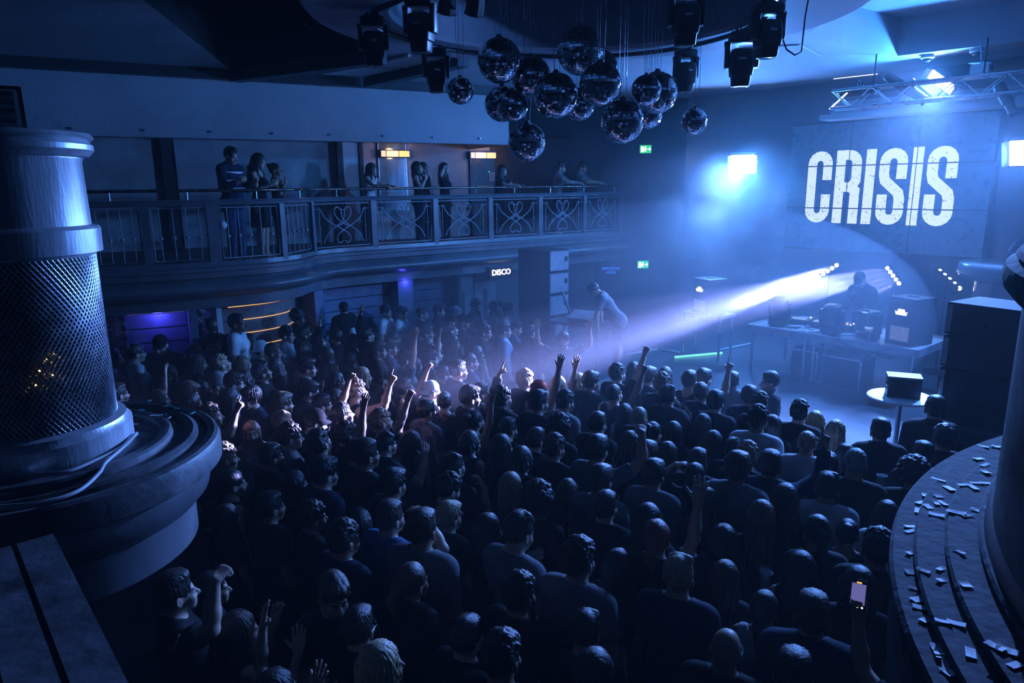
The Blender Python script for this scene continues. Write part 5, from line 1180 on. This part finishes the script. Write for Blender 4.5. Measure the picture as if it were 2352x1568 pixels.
CROWD = """
-4.058 10.084 1.104 0.3 cr k t w s 0 0
-4.072 10.571 1.052 0.0 po d n g m 0 -10
-4.314 10.422 1.059 0.0 cr k n k s 0 0
-3.794 10.259 1.002 0.0 bn w t k s 0 20
-3.990 9.330 1.030 0.0 cu y t k h 0 0
-4.461 9.600 0.990 0.0 lo b t k s 0 10
-4.711 10.119 1.016 0.0 wa b n k e 1 0
-5.128 9.950 1.120 0.0 cap k j k f 0 -90
-5.512 9.995 1.010 0.0 cr b j p s 0 30
-5.343 9.617 1.087 0.0 bu k t w s 0 40
-5.708 9.678 1.042 0.0 wa k t w s 0 20
-6.026 9.877 0.913 0.3 cr d t w h 0 -100
-4.427 10.047 1.120 0.0 cr k j k s 0 0
-4.573 10.365 1.034 0.3 cr k j k s 0 150
-4.690 7.950 1.020 0.0 cr b t g s 0 40
-4.320 8.210 0.930 0.0 lo b t k u 1 0
-4.770 9.380 0.930 0.0 lo k t k s 0 -100
-3.951 8.107 0.997 0.0 mo l t k f 0 0
-4.040 8.760 0.900 0.0 lo d t k s 0 10
-3.439 8.285 1.033 0.0 mo k t l s 0 0
-3.738 8.517 0.989 0.0 bn s t k s 0 0
-3.840 9.700 0.960 0.0 lo y n k m 0 0
-3.600 9.120 0.930 0.0 bo b t k s 0 60
-3.280 8.890 1.020 0.0 mo k t k h 0 0
-2.973 7.617 1.042 0.0 mo k t n s 0 -160
-3.320 7.844 0.993 0.0 lo k t k s 0 0
-3.270 7.210 1.000 0.0 cu l t k p 0 0
-3.719 7.733 0.983 0.0 lo k t k s 0 0
-3.592 11.500 0.982 0.3 af k j k s 0 10
-3.621 10.940 1.066 0.0 cu k t w s 0 0
-3.362 11.156 1.039 0.0 mo k n c h 0 0
-3.515 9.956 1.036 0.0 cr b t w s 0 0
-3.320 9.571 0.973 0.0 lo k t k h 0 30
-2.732 8.949 1.042 0.0 mo k t k s 0 10
-2.978 9.301 0.928 0.0 lo k t k s 0 0
-3.058 12.525 0.969 0.3 cap k j k s 0 130
-2.938 12.614 1.021 0.0 po b t w e 1 20
-2.870 11.110 1.010 0.0 mo d t k s 0 180
-3.060 10.760 1.020 0.0 cr k j k u 0 0
-2.860 10.410 0.940 0.0 lo b t k s 0 150
-2.700 11.480 0.920 0.0 lo d t k f 0 30
-2.370 11.200 1.020 0.0 cr k j k u 1 40
-2.456 13.379 1.020 0.0 cu k t w s 0 0
-2.164 13.391 1.010 0.0 cr d t w f 0 0
-1.730 13.230 1.010 0.0 cr b t k s 0 10
-1.970 11.350 0.960 0.0 bo k t k s 0 20
-1.889 10.465 0.989 0.0 mo b t n s 0 0
-1.460 9.300 1.050 0.0 cap k t g u 0 0
-1.420 11.460 1.000 0.0 mo b t k m 0 0
-1.350 10.880 0.950 0.0 lo d t k s 0 0
-1.991 10.075 1.021 0.0 mo k t k s 0 0
-1.170 9.590 1.010 0.0 cr k t k s 0 0
-2.300 8.770 0.960 0.0 bo k j g s 0 0
-2.510 8.210 0.980 0.0 cr d t k f 0 0
-2.580 7.457 1.024 0.0 mo l t k s 0 20
-2.400 9.920 0.940 0.0 lo k t k f 0 0
-2.010 9.050 0.950 0.0 lo y t k s 0 0
-1.820 7.820 1.050 0.0 cu l n k p 0 0
-1.620 8.560 0.930 0.0 cu b t k h 0 0
-1.320 8.290 0.980 0.0 cr b t k i 0 0
-0.981 8.092 0.990 0.0 capb w t w s 0 0
-1.366 6.914 1.009 0.0 cu y t k i 0 0
-0.950 7.280 1.000 0.0 cr b t g s 0 10
-2.130 8.070 0.940 0.0 lo b t k s 0 0
-2.160 7.540 1.000 0.0 cr k t k s 0 0
-1.830 7.170 1.010 0.0 sw b t k i 1 0
-1.420 9.900 0.900 0.0 lo k t k s 0 0
-1.450 13.640 1.000 0.0 mo b j k s 0 10
-0.760 13.940 1.030 0.0 cu b t k f 0 0
-0.348 13.685 1.025 0.0 cr b j k s 0 10
-0.070 13.360 1.033 0.0 cr d t w s 0 0
-0.220 14.115 0.995 0.0 cr k t k s 0 20
-1.070 13.100 1.020 0.0 cu s j k s 0 0
-0.880 12.380 1.010 0.0 cap k t k s 0 0
-1.020 11.670 1.010 0.0 mo b t k h 0 0
-0.131 11.637 1.000 0.0 cr b t l s 0 0
0.041 12.003 0.980 0.0 capb k t n f 0 0
-0.460 11.420 1.010 0.0 cu k t k s 0 0
-1.160 10.210 0.960 0.0 mo k t k u 0 0
-0.970 11.220 0.930 0.0 lo k t k s 0 0
-0.540 10.330 0.940 0.0 lo k t k s 0 20
-0.590 9.400 1.010 0.0 bz b t n s 0 0
-0.915 8.997 0.965 0.0 bz b t k s 0 0
-0.695 8.593 1.065 0.0 cr d t k s 0 0
-0.118 7.355 1.067 0.0 cu b j k p 1 0
-0.485 7.489 1.050 0.0 mo b t k s 0 0
-0.793 7.760 0.968 0.0 bu d n g s 0 50
-0.390 7.990 0.990 0.0 cr k t k s 0 0
0.149 8.326 1.026 0.0 cu y t k s 0 0
0.326 7.907 1.021 0.0 capb r n g u 0 0
0.590 8.400 0.970 0.0 lo y n w u 0 0
0.810 10.710 1.010 0.0 mo b t g b 0 -110
0.863 8.715 0.936 0.0 bo y t k s 0 0
0.266 7.150 1.078 0.0 cr k t k s 0 0
0.585 7.527 1.004 0.0 cu k t g s 0 0
0.965 8.320 1.009 0.0 mo b t k s 0 0
1.350 8.630 1.020 0.0 cu b t k i 0 0
1.211 7.940 0.985 0.0 bz d n n i 0 0
1.650 9.180 0.950 0.0 lo k t k s 0 60
1.750 8.640 0.990 0.0 mo b t k s 0 0
2.040 8.960 0.940 0.0 lo b t k s 0 0
1.780 7.990 1.040 0.0 cu l t k s 0 0
2.170 8.210 1.030 0.0 cr d n k p 0 0
2.420 8.510 0.990 0.0 mo k t k s 0 0
2.200 7.810 1.010 0.0 bz b t k s 0 0
2.810 8.570 0.960 0.0 cr k j g s 0 10
3.220 8.370 0.990 0.0 cr k j k s 0 120
1.770 7.590 1.030 0.0 sw k t k m 0 0
2.260 7.430 1.010 0.0 mo k t k s 0 0
2.740 7.730 0.990 0.0 mo b t k s 0 0
2.726 7.344 1.008 0.0 cu b t k s 0 0
2.414 6.539 1.070 0.0 cu d t w s 0 0
1.281 7.585 0.901 0.0 lo k n l s 0 0
1.378 7.231 0.948 0.0 bz y t k s 0 0
0.870 6.840 0.990 0.0 cr b t k s 0 0
1.420 6.720 0.950 0.0 bu k t k s 0 0
1.692 6.949 0.902 0.0 lo d t k s 0 0
2.040 7.100 0.920 0.0 lo b t k s 0 0
1.559 5.589 0.961 0.0 po d t k e 1 0
2.016 6.621 0.910 0.0 lo b t k s 0 0
1.459 6.190 0.939 0.0 lo d t k s 0 0
1.154 6.486 0.941 0.0 wa b n k s 0 0
0.744 5.833 1.058 0.0 mo b t g x 0 0
2.090 6.230 0.950 0.0 cr k t k s 0 0
2.680 6.830 0.960 0.0 lo d t k s 0 0
3.032 7.029 1.011 0.0 cu k t k s 0 0
3.330 7.290 0.900 0.0 bo y t k m 0 0
3.276 6.703 0.950 0.0 wa y t k s 0 -10
2.780 6.220 0.990 0.0 bz y t w s 0 0
3.180 6.270 0.900 0.0 lo k t k s 0 0
2.144 5.445 1.059 0.0 cr d j n p 0 0
1.799 5.246 1.091 0.0 mo b j g s 0 0
2.080 5.830 1.010 0.0 cu y t k s 0 0
2.496 5.155 1.010 0.0 sw b t w s 0 0
2.810 5.820 0.960 0.0 bu d t k s 0 0
2.840 5.422 1.061 0.0 bz s t k f 0 0
1.649 5.853 0.977 0.0 cr b t k s 0 0
1.500 4.990 0.980 0.0 lo b t k s 0 0
2.063 4.904 1.020 0.0 lo d t k s 0 0
1.800 4.670 0.998 0.0 lo l t k f 0 0
3.566 6.404 1.020 0.0 cr k j k s 0 0
-2.790 7.060 0.910 0.0 lo g n w m 0 -100
-2.630 5.957 1.006 0.0 cu y t k s 0 0
-2.410 6.930 1.000 0.0 sw y t k s 0 0
-2.165 6.383 1.029 0.0 cu b t g s 0 0
-2.214 5.974 1.003 0.0 cr k t k s 0 10
-1.805 6.202 1.039 0.0 cu k t k h 0 0
-1.570 5.383 1.056 0.0 mo k t n s 0 0
-1.650 6.570 1.000 0.0 cu b t k u 0 0
-2.410 5.573 0.955 0.0 po k n k s 0 0
-2.280 5.100 0.900 0.0 wa d t k s 0 20
-1.907 5.663 0.922 0.0 lo k t k s 0 0
-1.900 5.020 0.980 0.0 cr k t k s 0 0
-1.546 4.911 0.959 0.0 cu d t k s 0 0
-1.442 6.044 1.004 0.0 cr k t k s 0 0
-2.050 6.760 1.040 0.0 cap k t k f 0 0
-1.240 6.370 0.980 0.0 sw k t k c 0 0
-1.014 6.696 0.921 0.0 lo d n g u 1 20
-0.520 5.720 1.000 0.0 sw k t k m 0 0
-0.425 6.544 0.939 0.0 bo k n k s 0 0
-0.400 7.080 0.970 0.0 bu d n g u 0 0
-0.056 6.832 0.963 0.0 cr d t k s 0 0
-0.110 6.245 0.979 0.0 lo k t k s 0 0
0.075 5.871 0.992 0.0 bo d t k s 0 0
-0.010 5.490 0.950 0.0 lo y t k m 0 0
-0.560 5.310 0.980 0.0 cu d t k f 0 0
-0.983 5.262 1.023 0.0 mo k j k s 0 10
-0.897 4.603 1.046 0.0 cr b t u e 0 0
-0.505 4.944 0.942 0.0 mo y t k s 0 0
-1.173 4.879 0.934 0.0 lo k j k s 0 50
-1.275 5.630 1.095 0.0 cr d t k s 0 0
0.482 6.754 0.978 0.0 af k t k s 0 0
0.225 6.494 0.967 0.0 cr d t k s 0 0
0.377 6.121 1.002 0.0 cu b t k s 0 0
0.697 5.233 1.038 0.0 mo b t g s 0 0
0.697 4.909 0.996 0.0 cr b t k s 0 0
1.160 5.410 1.020 0.0 mo b t g s 0 0
1.187 5.842 1.020 0.0 mo b t k s 0 0
0.190 4.930 1.020 0.0 af d t k s 0 0
0.467 5.573 0.886 0.0 wa l t k s 0 0
0.955 4.567 1.027 0.0 lo k t k s 0 0
0.951 4.243 1.060 0.0 po r t k u 0 0
-1.160 4.310 1.040 0.0 cu d t n s 0 0
-1.110 3.800 1.000 0.0 mo b t k f 0 -110
-1.960 4.050 0.920 0.0 po k t k s 0 -10
-1.980 3.650 1.060 0.0 cr d t k x 0 -10
-1.590 3.560 0.940 0.0 lo b n k c 0 -5
-0.880 3.480 0.980 0.0 cr d t k s 0 20
-0.690 3.120 1.000 0.0 wa y t k s 0 -15
-0.640 3.890 1.000 0.0 po l j k s 0 0
-0.190 4.644 0.969 0.0 lo k t k s 0 0
0.005 4.261 1.079 0.0 sw b t g f 0 -10
-0.613 4.258 1.101 0.0 cr d t g s 0 20
0.021 3.703 1.015 0.0 cu b t k s 0 0
-0.270 3.410 0.970 0.0 cr k t k s 0 0
-0.070 3.060 1.050 0.0 cu k t k s 0 0
0.389 3.457 0.955 0.0 sw d t k f 0 10
0.400 3.070 0.990 0.0 lo k t k s 0 0
0.390 3.870 1.090 0.0 cu d t g s 0 0
0.673 4.097 0.975 0.0 lo k t k s 0 0
0.987 3.783 1.054 0.0 sw y t n s 0 0
1.363 4.074 0.932 0.0 lo b t k s 0 0
1.120 3.260 0.980 0.0 ba k t k s 0 0
1.470 4.470 0.960 0.0 bo d t k s 0 0
1.500 3.740 0.930 0.0 po d n w s 0 0
1.610 3.360 1.060 0.0 cr b j n s 0 0
2.088 4.393 1.021 0.0 po d t k s 0 20
2.460 4.710 0.910 0.0 bu k n k s 0 0
1.860 4.090 0.960 0.0 lo d n k s 0 0
2.352 4.107 1.040 0.0 cu k t k s 0 0
2.060 3.750 1.010 0.0 bo k t k s 0 0
2.080 2.950 1.000 0.0 cu b t k o 1 20
1.340 2.930 1.040 0.0 cr k t k s 0 0
3.290 5.348 1.019 0.0 af d t k s 0 0
4.100 6.270 1.000 0.0 cu k t k s 0 0
3.670 5.860 1.000 0.0 cr k t k s 0 0
2.840 4.890 0.940 0.0 lo k t w s 0 0
4.310 6.780 1.080 0.0 cr k j k r 0 -20
-1.210 3.090 0.930 0.0 wa d n k b 0 -10
"""
PEOPLE = []  # one figure at the mirror panel is added in place of a reflection
for ln in CROWD.strip().splitlines():
    a = ln.split(); x, y, sc_, z = map(float, a[:4]); yaw = math.atan2(-(5.6-x), 11.6-y)+math.radians(float(a[10])+prng.uniform(-6, 6))
    dark = a[4] in ('af',) or (a[4] == 'cr' and a[5] == 'k' and a[7] == 'w' and x < -4)
    PEOPLE.append(person(x, y, sc_, z, a[4], a[5], a[6], a[7], a[8], a[9] == '1', yaw, 4 if dark else None))
seen = {}
for o in PEOPLE: seen.setdefault(o['label'], []).append(o)
SPEC = [(o, o['label']) for o in PEOPLE if any(w_ in o['label'] for w_ in ('blond', 'white t', 'red', 'ginger', 'grey', 'pale', 'teal'))]
for lb, g_ in seen.items():
    if len(g_) < 2: continue
    for o in g_:
        q = min((p for p in SPEC if p[0] not in g_), key=lambda p: (p[0].location-o.location).length); w_ = q[1].split()
        d_ = 'the '+' '.join(w_[2:w_.index('hair')+1]) if 'hair' in w_ and any(c in q[1].split(' in ')[0] for c in ('blond', 'red', 'ginger', 'grey')) else q[1].split(',')[0].split(' in ')[-1]
        o['label'] = lb.rsplit(',', 1)[0]+', next to '+d_
import re
nw = lambda t: len(re.findall(r'[a-z]+', t.lower()))
for o in PEOPLE:
    while nw(o['label']) > 16 and ' the ' in o['label']: o['label'] = o['label'].replace(' the ', ' ', 1)
    if nw(o['label']) > 16: o['label'] = o['label'].replace('person with ', '').replace(' hair in ', '-haired person in ')
    if nw(o['label']) > 16: o['label'] = re.sub(', next to .*', ', beside a fairer dancer', o['label'])
# balcony
def bal(s, o_, hs, hc, tk, tc, pose, mir, yawd, sc_, **k):
    p, n = at_s(s, o_); yaw = math.atan2(-n.x, n.y)+math.radians(yawd); return person(p.x, p.y, sc_, 2.862, hs, hc, tk, tc, pose, mir, yaw, **k)
stp = bal(6.56, -.42, 'cr', 'k', 'j', 'n', 'f', False, 30, 1.03, skin=0, legs=(.05, .08, .15, 1), label='person with short hair in dark striped jersey standing at the balcony rail')
for zz in (1.12, 1.24, 1.36):
    m = MB().lathe([(1.0, -.014), (1.02, 0), (1.0, .014)], 40); rx, ry = (.218, .168) if zz < 1.3 else (.212, .152)
    m.v = [(v[0]*rx, v[1]*ry-.004, v[2]+zz) for v in m.v]; q = m.build('jersey_stripe', M_white, stp, True)
bal(7.26, -.52, 'wa', 'k', 'n', 'k', 'f', False, 25, .98, skin=1, skirt=True, label='person with long dark hair in black dress standing at the balcony rail')
bal(7.72, -.40, 'bu', 'k', 'n', 'k', 'm', False, 10, .90, skin=3)
bal(9.75, -.55, 'wa', 'b', 'n', 'w', 'v', False, 30, .93, skin=1)
bal(10.8, -.45, 'lo', 'k', 'n', 'k', 'm', False, 45, .95, skin=1)
bal(11.15, -.85, 'lo', 'd', 't', 'k', 's', False, 20, .95)
bal(11.45, -.5, 'lo', 'd', 't', 'k', 'e', False, 40, .94, skin=1)
bal(12.9, -.6, 'lo', 'k', 't', 'k', 'v', False, 30, .93); bal(14.6, -.6, 'cr', 'k', 't', 'g', 'v', False, 40, .98); bal(15.2, -.5, 'mo', 'k', 't', 'g', 'v', True, 30, .98)
tag(MB().sphere((at_s(6.3, -.2)[0].x, at_s(6.3, -.2)[0].y, 3.47), .065, 20).build('white_ball', M_white, smooth=True), 'small white round ball behind the balcony balusters', 'ball')
# stage people
person(6.15, 11.98, 1.03, .75, 'cap', 'k', 'j', 'k', 'd', False, math.radians(115), skin=0, label='DJ in black cap and dark top behind the table')
person(1.88, 12.12, 1.0, .75, 'cr', 'd', 't', 'g', 'l', False, math.radians(75), skin=0, label='performer in grey t-shirt bending over the small desk')
person(0.33, 11.72, .97, 0, 'cr', 'k', 'j', 'k', 's', False, math.radians(-60), label='person in dark jacket half hidden beside the speaker stack')
# held things
ph = [o for o in PEOPLE if ', filming' in o['label']]
for o in ph:
    J = get_body('o', False)[1]; S_, E_, Wp, hd, pn = J['arms'][0]; c = Wp+hd*.125+nrm(pn)*.018
    t = thing('smartphone', 'glowing smartphone held up filming beside the curved ledge', 'phone'); T_ = Matrix.Translation(o.location) @ Matrix.Rotation(o.rotation_euler[2], 4, 'Z') @ Matrix.Diagonal((*o.scale, 1)); wpos = T_ @ Vector(c)
    t.location = wpos; d = (Vector((0, 0, 4))-wpos).normalized(); t.rotation_mode = 'QUATERNION'; t.rotation_quaternion = d.to_track_quat('Z', 'Y')
    MB().box((0, 0, 0), (.076, .155, .009)).build('body', M_black, t, bevel=.003); MB().box((0, .004, .0055), (.068, .105, .002)).build('screen', E_phone, t)
    for x, mm in ((-.024, E_disco), (0, E_dotw), (.024, E_disco)): MB().cyl((x, -.062, .005), (x, -.062, .007), .005, 10).build('button', mm, t)
    MB().box((0, .062, .0058), (.024, .007, .002)).build('record_mark', E_orange, t)
def cup(loc, label, straw=False):
    t = thing('plastic_cup', label, 'cup', loc); MB().lathe([(.030, 0), (.043, .115), (.045, .118), (.043, .119), (.029, .006), (0, .006)], 24).build('cup_wall', mat('cup_plastic', (.55, .57, .6), .25, var=.05), t, True, angle=40)
    if straw: MB().tube([(.0, 0, .01), (-.05, .01, .17)], .003, 6).build('straw', M_white, t)
cup((1.767, 4.444, 1.24), 'clear plastic cup with straw in the crowd', True); cup((1.72, 4.30, 1.30), 'clear plastic cup without straw in the crowd'); cup((3.29, 5.80, 1.34), 'clear plastic cup held near the curved ledge')
# printed sleeve lettering on the raised-arm person beside the ledge
for o in PEOPLE:
    if ', arm bent' in o['label'] and o.location.y < 4.5:
        J = get_body('x', False)[1]; S_, E_, *_ = J['arms'][0]; q = mk('sleeve_print', text_mesh('NYS', .10, .001, .004), M_white, o)
        q.matrix_local = Matrix.Translation(Vector(S_+(E_-S_)*.28)+Vector((.03, -.062, .028))) @ Matrix.Rotation(-.55, 4, 'Y') @ Matrix.Rotation(math.radians(62), 4, 'X')
# glasses for some
gm = MB()
for s_ in (-1, 1): gm.tube([(s_*.033+.021*math.cos(a), .104, .094+.017*math.sin(a)) for a in [2*math.pi*i/16 for i in range(16)]], .0022, 5, closed=True).tube([(s_*.054, .102, .098), (s_*.078, .06, .098), (s_*.081, -.012, .098)], .002, 5)
gm.tube([(-.012, .106, .097), (.012, .106, .097)], .0022, 5); gme = gm.mesh('glasses'); gme.materials.append(M_steel)
for i, o in enumerate(PEOPLE):
    if i in (31, 44, 68, 99, 106, 127, 187, 202):
        hh = [c for c in o.children if c.name.startswith('hair')]
        q = mk('glasses', gme, None, o)
        if hh: q.matrix_local = hh[0].matrix_local.copy()
        else:
            J = get_body('s', False)[1]; q.matrix_local = Matrix.Translation(Vector(J['hb']))
# ================================================================ HAZE
def volume(name, dens, col, aniso, noise=None):
    m = bpy.data.materials.new(name); m.use_nodes = True; nt = m.node_tree
    for n in list(nt.nodes):
        if n.type != 'OUTPUT_MATERIAL': nt.nodes.remove(n)
    v = nt.nodes.new('ShaderNodeVolumeScatter'); v.inputs['Color'].default_value = (*col, 1); v.inputs['Density'].default_value = dens; v.inputs['Anisotropy'].default_value = aniso
    nt.links.new(v.outputs[0], nt.nodes['Material Output'].inputs['Volume'])
    if noise:
        tc = nt.nodes.new('ShaderNodeTexCoord'); nz = nt.nodes.new('ShaderNodeTexNoise'); nz.inputs['Scale'].default_value = noise; nz.inputs['Detail'].default_value = 3; nt.links.new(tc.outputs['Object'], nz.inputs['Vector'])
        ln = nt.nodes.new('ShaderNodeVectorMath'); ln.operation = 'LENGTH'; nt.links.new(tc.outputs['Object'], ln.inputs[0])
        fa = nt.nodes.new('ShaderNodeMapRange'); fa.inputs[1].default_value = 1.0; fa.inputs[2].default_value = .35; nt.links.new(ln.outputs['Value'], fa.inputs[0])
        r1 = nt.nodes.new('ShaderNodeMapRange'); r1.inputs[1].default_value = .42; r1.inputs[2].default_value = .68; r1.inputs[4].default_value = dens; nt.links.new(nz.outputs['Fac'], r1.inputs[0])
        mu = nt.nodes.new('ShaderNodeMath'); mu.operation = 'MULTIPLY'; nt.links.new(fa.outputs[0], mu.inputs[0]); nt.links.new(r1.outputs[0], mu.inputs[1]); nt.links.new(mu.outputs[0], v.inputs['Density'])
    return m
hz = MB().box((0, 8.6, 3.5), (21.6, 21.0, 7.0)).build('stage_haze', volume('haze', 0.0034, (.8, .9, 1.0), .2))
tag(hz, 'thin blue stage haze filling the whole room', 'haze', kind='stuff')
for nm, c, sc_, dn, lb in (('smoke_bank', (6.3, 12.6, 3.2), (5.0, 5.2, 3.0), .007, 'thick blue smoke bank hanging over the stage'), ('smoke_drift', (2.3, 10.4, 2.1), (4.6, 3.4, 1.7), .018, 'smoke drifting from the stage over the crowd along the beams')):
    o = MB().sphere((0, 0, 0), 1.0, 32).build(nm, volume(nm, dn, (.8, .9, 1.0), .25), smooth=True); o.location = c; o.scale = sc_; o.rotation_euler = (0, 0, math.radians(38) if nm == 'smoke_drift' else 0); tag(o, lb, 'smoke', kind='stuff')
for c, sc_, dn, lb in (((4.7, 15.2, 3.5), (2.0, 1.6, 1.6), .45, 'wispy smoke puff below the square flood lamp'), ((4.4, 12.1, 2.2), (1.6, 1.2, .6), .3, 'bright smoke puff in the beam beside the monitor speaker')):
    o = MB().sphere((0, 0, 0), 1.0, 24).build('smoke_puff', volume('smoke_puff', dn, (.85, .92, 1.0), .2, 1.6), smooth=True); o.location = c; o.scale = sc_; tag(o, lb, 'smoke', kind='stuff')
cy.volume_step_rate = 3.0; cy.volume_max_steps = 64
